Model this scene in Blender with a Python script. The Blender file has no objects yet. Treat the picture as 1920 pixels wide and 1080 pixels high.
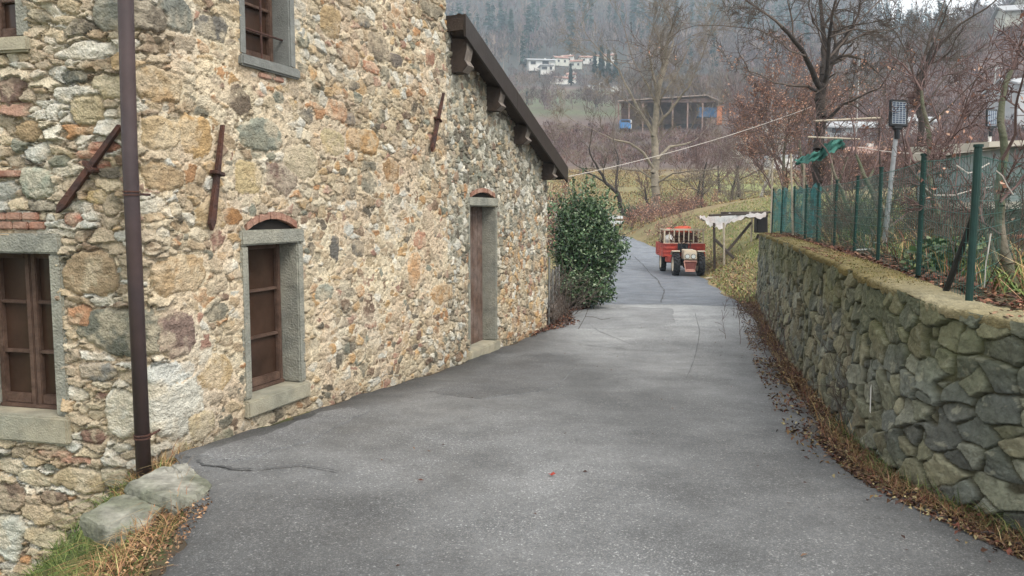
import bpy, math, random
import numpy as np
from mathutils import Vector, Matrix
random.seed(7); RNG = np.random.default_rng(7)
S = bpy.context.scene; COL = S.collection
R = math.radians
# ------------------------------------------------------------------ camera
EYE = 1.6; F = 1500.0; PITCH = math.atan(140/1500)
cam = bpy.data.cameras.new('camera'); cam.sensor_width = 36; cam.lens = F/1920*36
cam.clip_start = .05; cam.clip_end = 5000
co = bpy.data.objects.new('camera', cam); COL.objects.link(co)
co.location = (0, 0, EYE); co.rotation_euler = (math.pi/2-PITCH, 0, 0)
S.camera = co
# ------------------------------------------------------------------ sky, sun, exposure
SUN_EL, SUN_AZ = R(48), R(140)          # azimuth clockwise from +Y
w = bpy.data.worlds.new('World'); S.world = w; w.use_nodes = True
nt = w.node_tree; nt.nodes.clear()
out = nt.nodes.new('ShaderNodeOutputWorld'); bg = nt.nodes.new('ShaderNodeBackground')
sky = nt.nodes.new('ShaderNodeTexSky'); sky.sky_type = 'NISHITA'; sky.sun_disc = False
sky.sun_elevation = SUN_EL; sky.sun_rotation = SUN_AZ; sky.dust_density = 4.0; sky.air_density = 1.2
hs = nt.nodes.new('ShaderNodeHueSaturation'); hs.inputs['Saturation'].default_value = .22
mx = nt.nodes.new('ShaderNodeMix'); mx.data_type = 'RGBA'; mx.inputs['Factor'].default_value = .55
mx.inputs['B'].default_value = (9.6, 9.4, 9.2, 1)      # even cloud cover over the clear sky
nt.links.new(sky.outputs[0], hs.inputs['Color']); nt.links.new(hs.outputs[0], mx.inputs['A'])
nt.links.new(mx.outputs['Result'], bg.inputs[0]); nt.links.new(bg.outputs[0], out.inputs[0])
bg.inputs[1].default_value = .135
sl = bpy.data.lights.new('sun', 'SUN'); sl.energy = 1.5; sl.angle = R(20); sl.color = (1, .93, .83)
so = bpy.data.objects.new('sun', sl); COL.objects.link(so)
sd = Vector((math.sin(SUN_AZ)*math.cos(SUN_EL), math.cos(SUN_AZ)*math.cos(SUN_EL), math.sin(SUN_EL)))
so.rotation_euler = sd.to_track_quat('Z', 'Y').to_euler(); so.location = (0, 0, 30)
S.view_settings.view_transform = 'Standard'; S.view_settings.look = 'None'
S.view_settings.gamma = 1; S.view_settings.use_curve_mapping = False
S.view_settings.exposure = 0.79
S.cycles.volume_bounces = 1; S.cycles.transparent_max_bounces = 16; S.cycles.max_bounces = 5
# ------------------------------------------------------------------ helpers
def srgb(r, g=None, b=None):
    if g is None: r, g, b = r
    f = lambda c: (c/255/12.92) if c/255 <= .04045 else ((c/255+.055)/1.055)**2.4
    return (f(r), f(g), f(b))
def P(px, py, Y):
    u = (px-960)/F; v = (540-py)/F
    fw = math.cos(PITCH)+v*math.sin(PITCH); up = -math.sin(PITCH)+v*math.cos(PITCH)
    t = Y/fw
    return Vector((u*t, Y, EYE+up*t))
def interp(x, xs, ys): return np.interp(x, xs, ys)
GY = [-40, 0, 4, 6, 8, 10, 13, 17, 22, 28, 36, 45, 52, 60]
GH = [.9, 1.5, 1.57, 1.64, 1.76, 1.87, 1.92, 1.95, 2.06, 2.13, 1.95, 1.55, 1.30, 1.0]
def groad(Y): return EYE-np.interp(Y, GY, GH)
def sstep(a, b, x):
    t = np.clip((x-a)/(b-a), 0, 1); return t*t*(3-2*t)
EYs = [52, 60, 70, 85, 110, 150, 190, 230, 300, 350, 450]
EZs = [-1.3, -.4, 1.4, 3.5, 7.2, 15.2, 24.3, 31.3, 48, 64, 98]
XRY = [-40, 2, 3.2, 4.0, 4.7, 6.0, 8.8, 13.7, 17, 28, 40, 52, 60, 75]
XRX = [2.7, 2.5, 2.34, 2.28, 2.2, 2.37, 3.03, 4.24, 4.95, 6.6, 7.4, 7.1, 4.8, -4]
def xright(Y): return np.interp(Y, XRY, XRX)
XLY = [-40, 2.2, 3.3, 4.2, 5.0, 5.3, 13.4, 15.5, 17, 28, 40, 52, 60, 75]
XLX = [-1.5, -1.5, -1.6, -1.72, -2.1, -2.25, .62, 1.05, 1.45, 3.1, 3.9, 3.5, .8, -8]
def xleft(Y): return np.interp(Y, XLY, XLX)
_ns = np.random.default_rng(3)
_ph = _ns.uniform(0, 6.28, (6, 4)); _an = _ns.uniform(0, 3.14, 6)
def wav(X, Y, sc):
    z = 0
    for i in range(6):
        k = 2*math.pi/(sc*(1+.37*i)); a = _an[i]
        z = z+np.sin(k*(X*math.cos(a)+Y*math.sin(a))+_ph[i, 0])
    return z/6
def T(X, Y):
    X = np.asarray(X, float); Y = np.asarray(Y, float)
    near = groad(Y)-.025
    dl = xleft(Y)-X
    near = near-np.where(Y < 6.5, 1.05*sstep(0.0, 1.5, dl), .5*sstep(.3, 5, dl)*sstep(13, 20, Y))
    dr = X-xright(Y)-.15
    k = sstep(18, 22, Y)
    rise = np.where(dr > 0, 2.25*(1-np.exp(-np.maximum(dr, 0)/3.6))*1.15+.03*np.maximum(dr, 0), 0)
    rise = rise*(k*(1-sstep(45, 75, Y)))+ (1-k)*.10*np.maximum(dr-4, 0)*sstep(-20, 5, Y)
    near = near+rise+(.05*wav(X, Y, 7)*sstep(.2, 2, np.maximum(dl, dr)))
    Yc = np.maximum(Y, 1.0); u = np.clip(X/Yc, -1.5, 1.5)
    far = EYE+np.interp(Y, EYs, EZs)
    px = 960+F*u
    e = np.interp(px, [-400, 900, 1250, 1500, 1640, 1720, 2100, 2600], [.34, .345, .325, .285, .276, .266, .27, .28])
    z450 = 98.0
    top = e*640
    hz = z450+(top-z450)*sstep(430, 660, Y)*1.0
    far = np.where(Y > 450, EYE+hz-.05*np.maximum(Y-660, 0), far)
    far = EYE+(far-EYE)*(1-.20*sstep(1500, 1690, px)*sstep(250, 420, Y))
    far = far+np.maximum(u-.40, 0)*95*sstep(70, 220, Y)*(1-sstep(350, 600, Y))
    far = far+wav(X, Y, 45)*1.2*sstep(80, 200, Y)+wav(X+33, Y, 150)*5*sstep(250, 400, Y)
    m = sstep(48, 62, Y)
    return near*(1-m)+far*m
def G(px, py, y0=2.5, y1=900):
    ys = np.concatenate([np.arange(y0, 60, .04), np.arange(60, y1, .6)])
    u = (px-960)/F; v = (540-py)/F
    fw = math.cos(PITCH)+v*math.sin(PITCH); up = -math.sin(PITCH)+v*math.cos(PITCH)
    X = u*ys/fw; Z = EYE+up*ys/fw
    h = np.nonzero(Z < T(X, ys))[0]
    i = h[0] if len(h) else len(ys)-1
    return Vector((X[i], ys[i], float(T(X[i], ys[i]))))
def onT(px, Y, dz=0.0):
    X = (px-960)/F*Y
    return Vector((X, Y, float(T(X, Y))+dz))
# ---- materials
MATS = {}
def mat(name, c, var=.25, scale=8, rough=.8, bump=.2, bscale=40, vcol=False, metallic=0, c2=None, spec=.3, detail=6):
    if name in MATS: return MATS[name]
    m = bpy.data.materials.new(name); m.use_nodes = True; n = m.node_tree; n.nodes.clear(); L = n.links.new
    o = n.nodes.new('ShaderNodeOutputMaterial'); b = n.nodes.new('ShaderNodeBsdfPrincipled'); L(b.outputs[0], o.inputs[0])
    tc = n.nodes.new('ShaderNodeTexCoord')
    nz = n.nodes.new('ShaderNodeTexNoise'); nz.inputs['Scale'].default_value = scale; nz.inputs['Detail'].default_value = detail
    nz.inputs['Roughness'].default_value = .65
    L(tc.outputs['Object'], nz.inputs['Vector'])
    mr = n.nodes.new('ShaderNodeMapRange'); mr.inputs['From Min'].default_value = .28; mr.inputs['From Max'].default_value = .72
    mr.inputs['To Min'].default_value = 1-var; mr.inputs['To Max'].default_value = 1+var
    L(nz.outputs['Fac'], mr.inputs['Value'])
    vm = n.nodes.new('ShaderNodeVectorMath'); vm.operation = 'SCALE'; L(mr.outputs[0], vm.inputs['Scale'])
    if vcol:
        a = n.nodes.new('ShaderNodeAttribute'); a.attribute_name = 'Col'; L(a.outputs['Color'], vm.inputs[0])
    elif c2:
        mm = n.nodes.new('ShaderNodeMix'); mm.data_type = 'RGBA'; mm.inputs['A'].default_value = (*c, 1); mm.inputs['B'].default_value = (*c2, 1)
        n2 = n.nodes.new('ShaderNodeTexNoise'); n2.inputs['Scale'].default_value = scale*.35; n2.inputs['Detail'].default_value = 4
        L(tc.outputs['Object'], n2.inputs['Vector'])
        r2 = n.nodes.new('ShaderNodeMapRange'); r2.inputs['From Min'].default_value = .38; r2.inputs['From Max'].default_value = .62
        L(n2.outputs['Fac'], r2.inputs['Value']); L(r2.outputs[0], mm.inputs['Factor']); L(mm.outputs['Result'], vm.inputs[0])
    else:
        vm.inputs[0].default_value = c
    L(vm.outputs[0], b.inputs['Base Color'])
    b.inputs['Roughness'].default_value = rough; b.inputs['Metallic'].default_value = metallic
    b.inputs['Specular IOR Level'].default_value = spec
    if bump:
        nb = n.nodes.new('ShaderNodeTexNoise'); nb.inputs['Scale'].default_value = bscale; nb.inputs['Detail'].default_value = 5
        L(tc.outputs['Object'], nb.inputs['Vector'])
        bp = n.nodes.new('ShaderNodeBump'); bp.inputs['Strength'].default_value = min(1, bump); bp.inputs['Distance'].default_value = .02
        L(nb.outputs['Fac'], bp.inputs['Height']); L(bp.outputs[0], b.inputs['Normal'])
    MATS[name] = m; return m
def tag(o, label=None, cat=None, group=None, kind=None):
    if label: o['label'] = label
    if cat: o['category'] = cat
    if group: o['group'] = group
    if kind: o['kind'] = kind
    return o
def empty(name, loc=(0, 0, 0), rz=0, **k):
    o = bpy.data.objects.new(name, None); COL.objects.link(o); o.location = loc; o.rotation_euler = (0, 0, rz)
    return tag(o, **k)
def npmesh(name, v, f, m, parent=None, col=None, smooth=False, mi=None):
    """v Nx3, f Mx3 or Mx4 int array (or list of lists)"""
    me = bpy.data.meshes.new(name); v = np.asarray(v, np.float32)
    if isinstance(f, np.ndarray):
        k = f.shape[1]; me.vertices.add(len(v)); me.vertices.foreach_set('co', v.ravel())
        me.loops.add(f.size); me.loops.foreach_set('vertex_index', f.astype(np.int32).ravel())
        me.polygons.add(len(f)); me.polygons.foreach_set('loop_start', np.arange(0, f.size, k, dtype=np.int32))
        me.polygons.foreach_set('loop_total', np.full(len(f), k, np.int32))
        me.update(calc_edges=True)
    else:
        me.from_pydata(v.tolist(), [], f); me.update()
    if col is not None:
        a = me.color_attributes.new('Col', 'FLOAT_COLOR', 'POINT')
        c = np.ones((len(v), 4), np.float32); c[:, :3] = col; a.data.foreach_set('color', c.ravel())
    for q in (m if isinstance(m, (list, tuple)) else [m]): me.materials.append(q)
    if mi is not None: me.polygons.foreach_set('material_index', np.asarray(mi, np.int32))
    if smooth: me.polygons.foreach_set('use_smooth', np.ones(len(me.polygons), bool))
    o = bpy.data.objects.new(name, me); COL.objects.link(o)
    if parent: o.parent = parent
    return o
class MB:
    def __init__(s): s.v = []; s.f = []
    def add(s, vs, fs):
        n = len(s.v); s.v += [tuple(x) for x in vs]; s.f += [[i+n for i in q] for q in fs]; return s
    def box(s, c, d, rot=None, bev=0.0):
        c = Vector(c); hx, hy, hz = d[0]/2, d[1]/2, d[2]/2
        if bev <= 0:
            vs = [Vector((x*hx, y*hy, z*hz)) for x in (-1, 1) for y in (-1, 1) for z in (-1, 1)]
            fs = [[0, 1, 3, 2], [4, 6, 7, 5], [0, 4, 5, 1], [2, 3, 7, 6], [0, 2, 6, 4], [1, 5, 7, 3]]
        else:
            b = min(bev, hx*.45, hy*.45, hz*.45); bm = __import__('bmesh').new()
            import bmesh
            bmesh.ops.create_cube(bm, size=1); bmesh.ops.scale(bm, vec=(2*hx, 2*hy, 2*hz), verts=bm.verts)
            bmesh.ops.bevel(bm, geom=bm.edges[:], offset=b, segments=2, affect='EDGES')
            bm.verts.index_update(); vs = [v.co.copy() for v in bm.verts]; fs = [[v.index for v in f.verts] for f in bm.faces]; bm.free()
        if rot is not None: vs = [rot @ v for v in vs]
        return s.add([v+c for v in vs], fs)
    def hexa(s, p): # 8 points: bottom 4 ccw then top 4
        return s.add(p, [[3, 2, 1, 0], [4, 5, 6, 7], [0, 1, 5, 4], [1, 2, 6, 5], [2, 3, 7, 6], [3, 0, 4, 7]])
    def prism(s, pts, off):
        n = len(pts); off = Vector(off); q = [Vector(p) for p in pts]
        fs = [list(range(n))[::-1], list(range(n, 2*n))]+[[i, (i+1) % n, n+(i+1) % n, n+i] for i in range(n)]
        return s.add(q+[p+off for p in q], fs)
    def tube(s, pts, r, k=8, cap=True):
        pts = [Vector(p) for p in pts]; rs = r if isinstance(r, (list, tuple)) else [r]*len(pts)
        n0 = len(s.v); pr = None
        for i, p in enumerate(pts):
            t = (pts[min(i+1, len(pts)-1)]-pts[max(i-1, 0)]).normalized()
            a = (Vector((0, 0, 1)) if abs(t.z) < .9 else Vector((1, 0, 0))) if pr is None else pr
            x = (a-t*a.dot(t)).normalized(); y = t.cross(x); pr = x
            for j in range(k):
                an = 2*math.pi*j/k; s.v.append(tuple(p+(x*math.cos(an)+y*math.sin(an))*rs[i]))
        for i in range(len(pts)-1):
            for j in range(k):
                a = n0+i*k+j; b = n0+i*k+(j+1) % k; s.f.append([a, b, b+k, a+k])
        if cap:
            s.f.append([n0+j for j in range(k)][::-1]); s.f.append([n0+(len(pts)-1)*k+j for j in range(k)])
        return s
    def build(s, name, m, parent=None, smooth=False):
        return npmesh(name, np.array(s.v), s.f, m, parent, smooth=smooth)
def segtubes(segs, k=4):
    """segs: list of (p0,p1,r0,r1) -> verts, quads"""
    A = np.array([[*a, *b, r, q] for a, b, r, q in segs], float)
    p0, p1, r0, r1 = A[:, :3], A[:, 3:6], A[:, 6], A[:, 7]
    d = p1-p0; d /= (np.linalg.norm(d, axis=1, keepdims=True)+1e-9)
    a = np.where(np.abs(d[:, 2:3]) < .9, np.array([[0, 0, 1.]]), np.array([[1., 0, 0]]))
    x = np.cross(d, a); x /= np.linalg.norm(x, axis=1, keepdims=True); y = np.cross(d, x)
    an = np.arange(k)*2*np.pi/k; c, sn = np.cos(an), np.sin(an)
    ring = x[:, None, :]*c[None, :, None]+y[:, None, :]*sn[None, :, None]
    v = np.concatenate([p0[:, None]+ring*r0[:, None, None], p1[:, None]+ring*r1[:, None, None]], 1).reshape(-1, 3)
    j = np.arange(k); q = np.stack([j, (j+1) % k, (j+1) % k+k, j+k], 1)
    f = (q[None]+(np.arange(len(A))*2*k)[:, None, None]).reshape(-1, 4)
    return v, f
def leaves(name, C, size, cols, m, parent=None, elong=1.8, up=0.0, fold=.25, rng=RNG, szvar=.4):
    """folded rhombic leaves at centres C"""
    C = np.asarray(C, float); n = len(C)
    d = rng.normal(size=(n, 3)); d[:, 2] *= (1-up); d /= np.linalg.norm(d, axis=1, keepdims=True)
    nn = rng.normal(size=(n, 3)); nn[:, 2] += up*6
    x = np.cross(nn, d); x /= (np.linalg.norm(x, axis=1, keepdims=True)+1e-9); nn = np.cross(d, x)
    s = size*rng.uniform(1-szvar, 1+szvar, (n, 1))
    a = C-d*s; b = C+x*s/elong+nn*s*fold; c = C+d*s; e = C-x*s/elong+nn*s*fold
    v = np.stack([a, b, c, e], 1).reshape(-1, 3)
    f = np.arange(4*n).reshape(n, 4)
    cols = np.asarray(cols); ci = cols[rng.integers(0, len(cols), n)]*rng.uniform(.7, 1.3, (n, 1))
    return npmesh(name, v, f, m, parent, col=np.repeat(ci, 4, 0))
def blades(name, B, H, W, cols, m, parent=None, lean=.4, rng=RNG, tipfac=1.0):
    B = np.asarray(B, float); n = len(B); h = H*rng.uniform(.5, 1.3, (n, 1))
    an = rng.uniform(0, 2*np.pi, n); sx = np.stack([np.cos(an), np.sin(an), 0*an], 1)*W
    ln = rng.normal(size=(n, 3))*lean; ln[:, 2] = 1-.3*np.abs(ln[:, 0]); 
    mid = B+ln*h*.55+rng.normal(size=(n, 3))*h*.03; tip = B+ln*h*1.0+np.stack([ln[:, 0], ln[:, 1], -np.abs(ln[:, 0])], 1)*h*.5
    v = np.stack([B-sx, B+sx, mid+sx*.8, mid-sx*.8, tip], 1).reshape(-1, 3)
    i = np.arange(n)*5
    f = np.concatenate([np.stack([i, i+1, i+2], 1), np.stack([i, i+2, i+3], 1), np.stack([i+3, i+2, i+4], 1)])
    cols = np.asarray(cols); ci = cols[rng.integers(0, len(cols), n)]*rng.uniform(.7, 1.3, (n, 1))
    return npmesh(name, v, f, m, parent, col=np.repeat(ci, 5, 0))
def vnoise(shape, cell, seed, oct=1):
    r = np.random.default_rng(seed); o = np.zeros(shape); amp = 1; tot = 0
    for k in range(oct):
        cy, cx = (cell if isinstance(cell, tuple) else (cell, cell)); cy = max(cy/2**k, 1.01); cx = max(cx/2**k, 1.01)
        gy, gx = int(shape[0]/cy)+3, int(shape[1]/cx)+3
        g = r.uniform(-1, 1, (gy, gx))
        y = np.arange(shape[0])/cy; x = np.arange(shape[1])/cx
        yi = y.astype(int); xi = x.astype(int); fy = y-yi; fx = x-xi; fy = fy*fy*(3-2*fy); fx = fx*fx*(3-2*fx)
        a = g[yi][:, xi]*(1-fx)+g[yi][:, xi+1]*fx; b = g[yi+1][:, xi]*(1-fx)+g[yi+1][:, xi+1]*fx
        o += amp*(a*(1-fy)[:, None]+b*fy[:, None]); tot += amp; amp *= .55
    return o/tot
#@@SECTIONS
# ------------------------------------------------------------------ ground, road
def zonecol(X, Y):
    n1 = wav(X, Y, 9)*.5+.5; n2 = wav(X+50, Y-20, 23)*.5+.5
    def c(a): return np.array(a)[None, :]
    dirt = c((.075, .058, .04)); green = c((.085, .115, .03)); ochre = c((.25, .18, .10)); lush = c((.125, .14, .05))
    purp = c((.125, .09, .08)); field = c((.105, .118, .068)); forest = c((.06, .058, .052)); lawn = c((.175, .215, .07))
    a = np.clip((n1*.6+n2*.4+.35*wav(X, Y, 2.7))*1.5-.30, 0, 1)[:, None]
    near = np.where(((X < xleft(Y)) & (Y < 7))[:, None], green*.7+dirt*.3, dirt)
    mead = ochre*(1-a)+lush*a
    px = 960+F*X/np.maximum(Y, 1)
    gz = np.clip(sstep(50, 60, Y)*(1-sstep(88, 100, Y))*sstep(1290, 1350, px)+.8*np.exp(-((Y-24)/9)**2)*sstep(.4, 2, X-xright(Y)), 0, 1)[:, None]
    mead = mead*(1-gz)+(lawn*.75+ochre*.25)*gz
    out = near+(mead-near)*sstep(18, 21, Y)[:, None]
    yk = 88-46*sstep(1470, 1560, px)
    k = sstep(yk, yk+14, Y+4*wav(X, Y, 14))[:, None]; out = out*(1-k)+purp*(.8+.4*a)*k
    fl = (sstep(172, 178, Y)*(1-sstep(262, 275, Y))*(1-sstep(1150, 1190, px+20*wav(X, Y, 30))))[:, None]
    fl = fl*np.where((np.sin(Y*.22+wav(X, Y, 60)*3) > -.3), 1, .55)[:, None]
    out = out*(1-fl)+field*fl
    k = sstep(270, 300, Y)[:, None]; out = out*(1-k)+forest*k
    return out
rr = [.35]
while rr[-1] < 735: rr.append(rr[-1]*1.042)
rr = np.array(rr)
ang = R(1)*np.concatenate([np.arange(-180, -48, 6), np.arange(-48, 50, .5), np.arange(50, 180, 6)])
RRr, AA = np.meshgrid(rr, ang, indexing='ij')
X = (RRr*np.sin(AA)).ravel(); Y = (RRr*np.cos(AA)).ravel()
Z = T(X, Y)
na, nr = len(ang), len(rr)
ii, jj = np.meshgrid(np.arange(nr-1), np.arange(na), indexing='ij')
f = np.stack([ii*na+jj, ii*na+(jj+1) % na, (ii+1)*na+(jj+1) % na, (ii+1)*na+jj], -1).reshape(-1, 4)
f = f[:, ::-1]
v = np.stack([X, Y, Z], 1); v = np.vstack([v, [[0, 0, float(T(0, 0))]]])
c = zonecol(X, Y); c = np.vstack([c, c[:1]])
groundm = mat('ground', (1, 1, 1), .35, 1.3, .95, .8, 6, vcol=True, detail=10)
v[-1, 2] = v[0, 2]
fl = f.tolist()+[[len(v)-1, j, (j+1) % na] for j in range(na)]
g = npmesh('ground', v, fl, groundm, None, col=c, smooth=True); tag(g, kind='structure')

def asphalt(name, c1, c2, speck, rough, sp=150):
    m = bpy.data.materials.new(name); m.use_nodes = True; n = m.node_tree; L = n.links.new
    b = n.nodes['Principled BSDF']; tc = n.nodes.new('ShaderNodeTexCoord')
    def noise(s, d=4, r=.6):
        q = n.nodes.new('ShaderNodeTexNoise'); q.inputs['Scale'].default_value = s; q.inputs['Detail'].default_value = d; q.inputs['Roughness'].default_value = r
        L(tc.outputs['Object'], q.inputs['Vector']); return q.outputs['Fac']
    def rng(x, a, b_, c=0, d=1):
        q = n.nodes.new('ShaderNodeMapRange'); q.inputs['From Min'].default_value = a; q.inputs['From Max'].default_value = b_
        q.inputs['To Min'].default_value = c; q.inputs['To Max'].default_value = d; L(x, q.inputs['Value']); return q.outputs[0]
    def mixc(f_, A, B):
        q = n.nodes.new('ShaderNodeMix'); q.data_type = 'RGBA'
        L(f_, q.inputs['Factor'])
        for nm, x in (('A', A), ('B', B)):
            if isinstance(x, tuple): q.inputs[nm].default_value = (*x, 1)
            else: L(x, q.inputs[nm])
        return q.outputs['Result']
    at = n.nodes.new('ShaderNodeAttribute'); at.attribute_name = 'Col'
    base = mixc(rng(noise(.55, 6, .6), .36, .64), c1, c2)
    vo = n.nodes.new('ShaderNodeTexVoronoi'); vo.inputs['Scale'].default_value = sp; L(tc.outputs['Object'], vo.inputs['Vector'])
    sc = n.nodes.new('ShaderNodeSeparateColor'); L(vo.outputs['Color'], sc.inputs[0])
    f1 = rng(sc.outputs[0], .70, .95)
    base = mixc(f1, base, speck)
    vo2 = n.nodes.new('ShaderNodeTexVoronoi'); vo2.inputs['Scale'].default_value = sp*.6; L(tc.outputs['Object'], vo2.inputs['Vector'])
    s2 = n.nodes.new('ShaderNodeSeparateColor'); L(vo2.outputs['Color'], s2.inputs[0])
    base = mixc(rng(s2.outputs[1], .965, .98), base, tuple(x*1.35 for x in speck))
    dark = rng(noise(38, 5, .8), .25, .5, .45, 1)
    blot = rng(noise(1.7, 8, .72), .33, .60, .70, 1.12)
    ml = n.nodes.new('ShaderNodeMath'); ml.operation = 'MULTIPLY'; L(dark, ml.inputs[0]); L(blot, ml.inputs[1]); dark = ml.outputs[0]
    q = n.nodes.new('ShaderNodeVectorMath'); q.operation = 'SCALE'; L(base, q.inputs[0]); L(dark, q.inputs['Scale'])
    q2 = n.nodes.new('ShaderNodeVectorMath'); q2.operation = 'MULTIPLY'; L(q.outputs[0], q2.inputs[0]); L(at.outputs['Color'], q2.inputs[1])
    L(q2.outputs[0], b.inputs['Base Color'])
    L(rng(noise(1.2, 4), .3, .7, rough-.1, rough+.15), b.inputs['Roughness'])
    b.inputs['Specular IOR Level'].default_value = .4
    bp = n.nodes.new('ShaderNodeBump'); bp.inputs['Strength'].default_value = .55; bp.inputs['Distance'].default_value = .006
    L(noise(85, 5, .8), bp.inputs['Height']); L(bp.outputs[0], b.inputs['Normal'])
    return m
A1 = asphalt('worn_asphalt', (.116, .119, .121), (.185, .188, .190), (.28, .28, .275), .62, 190)
A2 = asphalt('smooth_asphalt', (.105, .118, .14), (.14, .155, .18), (.2, .21, .22), .5, 70)
def joint(X): return 16.75+.22*np.sin((X-1.2)*.9)-.10*(X-3.2)
ty = np.concatenate([np.arange(-12, 0, .5), np.arange(0, 9, .06), np.arange(9, 17, .12), np.arange(17, 60, .3)])
nc = 46
def roadsheet(name, cond, m, ys, dz, edge_noise=.05):
    vs = []; cs = []
    for i, y in enumerate(ys):
        a, b_ = float(xleft(y)), float(xright(y))
        a += edge_noise*math.sin(y*2.3)+edge_noise*.7*math.sin(y*7.1+1)+.03*math.sin(y*19); b_ += edge_noise*math.sin(y*1.7+2)+edge_noise*.5*math.sin(y*6.3)
        for j in range(nc):
            x = a+(b_-a)*j/(nc-1); e = min(j, nc-1-j)
            yy = y
            if cond == 'near' and i == len(ys)-1: yy = float(joint(x))
            if cond == 'near' and i < len(ys)-1: yy = min(y, float(joint(x))-.02)
            if cond == 'far': yy = max(y, float(joint(x))-.25)
            z = float(groad(yy))+dz+.006*math.sin(x*3.1+yy*1.3)+(.0 if e > 0 else -.035)
            z += (0.022*math.exp(-((yy-5.05)/.5)**2)*max(0, -x-.6))
            t = 1.0
            if cond == 'near':
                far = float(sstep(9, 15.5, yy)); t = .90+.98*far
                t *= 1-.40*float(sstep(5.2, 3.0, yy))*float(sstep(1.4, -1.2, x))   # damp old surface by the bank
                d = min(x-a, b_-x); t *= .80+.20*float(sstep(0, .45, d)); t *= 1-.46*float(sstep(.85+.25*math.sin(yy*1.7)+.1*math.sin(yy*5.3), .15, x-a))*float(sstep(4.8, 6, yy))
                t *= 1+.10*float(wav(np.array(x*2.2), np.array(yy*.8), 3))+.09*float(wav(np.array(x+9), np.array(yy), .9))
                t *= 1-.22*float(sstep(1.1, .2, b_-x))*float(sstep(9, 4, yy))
                t *= 1+.20*math.sin(x*1.9+.4*yy)*math.exp(-((x-.9)/1.5)**2)
            else:
                d = min(x-a, b_-x); t = .85+.2*float(sstep(0, .6, d))+.35*float(sstep(24, 40, yy))
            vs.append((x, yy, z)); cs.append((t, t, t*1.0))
    n = len(ys); ii, jj = np.meshgrid(np.arange(n-1), np.arange(nc-1), indexing='ij')
    f = np.stack([ii*nc+jj, ii*nc+jj+1, (ii+1)*nc+jj+1, (ii+1)*nc+jj], -1).reshape(-1, 4)
    return tag(npmesh(name, np.array(vs), f, m, None, col=np.array(cs), smooth=True), kind='structure')
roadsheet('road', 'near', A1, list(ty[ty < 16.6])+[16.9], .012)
roadsheet('road', 'far', A2, ty[ty > 16.2], -.008)
# older patches let into the surface
pm_ = asphalt('patch_asphalt', (.092, .094, .097), (.125, .127, .13), (.24, .24, .235), .62, 190)
for kx, (pp, tv) in enumerate([([(1092, 590), (1180, 578), (1262, 582), (1268, 612), (1180, 622), (1076, 622)], 1.75), ([(930, 690), (1030, 668), (1085, 690), (1040, 735), (900, 760), (800, 745)], .92), ([(372, 868), (520, 820), (640, 770), (700, 775), (560, 850), (440, 888), (395, 886)], 1.25)]):
    ring = [G(*q) for q in pp]; r_ = random.Random(kx); q2 = []
    for i in range(len(ring)):
        a, b = ring[i], ring[(i+1) % len(ring)]
        for k in range(9): q = a.lerp(b, k/9); q2.append((q.x+r_.gauss(0, .018), q.y+r_.gauss(0, .03)))
    cx_, cy_ = np.mean(q2, 0); vs = []; nn_ = len(q2)
    for fr in (0, .25, .5, .75, .97, 1.0):
        for (x, y) in q2:
            X_, Y_ = cx_+(x-cx_)*fr, cy_+(y-cy_)*fr; vs.append((X_, Y_, float(groad(Y_))+.006*math.sin(X_*3.1+Y_*1.3)+(.017+.022*math.exp(-((Y_-5.05)/.5)**2)*max(0, -X_-.6) if fr < 1 else .004)))
    fs = [[l*nn_+i, l*nn_+(i+1) % nn_, (l+1)*nn_+(i+1) % nn_, (l+1)*nn_+i] for l in range(5) for i in range(nn_)]
    tag(npmesh('road_patch', np.array(vs), fs, pm_, None, col=np.full((len(vs), 3), tv)), kind='structure')
# dark tar seams, cracks and an old patch lying on the asphalt
tarm = mat('tar', (.075, .076, .078), .3, 20, .7, .3, 60)
def ribbon(pts, w, dz, name, m, seed=1):
    r = random.Random(seed); vs = []; fs = []
    q = []
    for a, b in zip(pts[:-1], pts[1:]):
        for k in range(10): q.append(a.lerp(b, k/10))
    q.append(pts[-1])
    ph = [r.uniform(0, 6) for _ in range(3)]
    for i, p in enumerate(q):
        t = (q[min(i+1, len(q)-1)]-q[max(i-1, 0)]); t.z = 0; t.normalize(); nn = Vector((-t.y, t.x, 0))
        off = nn*(w*.8*math.sin(i*.5+ph[0])+w*.5*math.sin(i*1.7+ph[1])+r.uniform(-w, w)*.25)
        ww = w*r.uniform(.35, 1.25)*(1 if 0 < i < len(q)-1 else .1)
        for s in (-1, 1):
            c = p+off+nn*ww*s; vs.append((c.x, c.y, float(groad(c.y))+dz+.006*math.sin(c.x*3.1+c.y*1.3)))
    for i in range(len(q)-1): fs.append([2*i, 2*i+1, 2*i+3, 2*i+2])
    return npmesh(name, np.array(vs), fs, m)
def Gl(*pp): return [G(x, y) for x, y in pp]
k = 0
for pts, wd, dz in [(Gl((1240, 571), (1245, 545), (1232, 525), (1212, 505), (1190, 482)), .016, .003),
                (Gl((350, 876), (385, 893), (430, 898), (475, 902)), .013, .042),
                (Gl((475, 902), (560, 893), (640, 905)), .006, .036),
                (Gl((1303, 590), (1312, 625), (1305, 670), (1285, 720)), .0035, .017),
                (Gl((1085, 650), (1180, 662), (1290, 668)), .006, .017),
                (Gl((1190, 655), (1120, 625), (1090, 600)), .005, .017),
                (Gl((1088, 574), (1180, 571), (1300, 576), (1398, 588)), .016, .004)]:
    k += 1; tag(ribbon(pts, wd, dz, 'road_seam', tarm, k), kind='structure')
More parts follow.
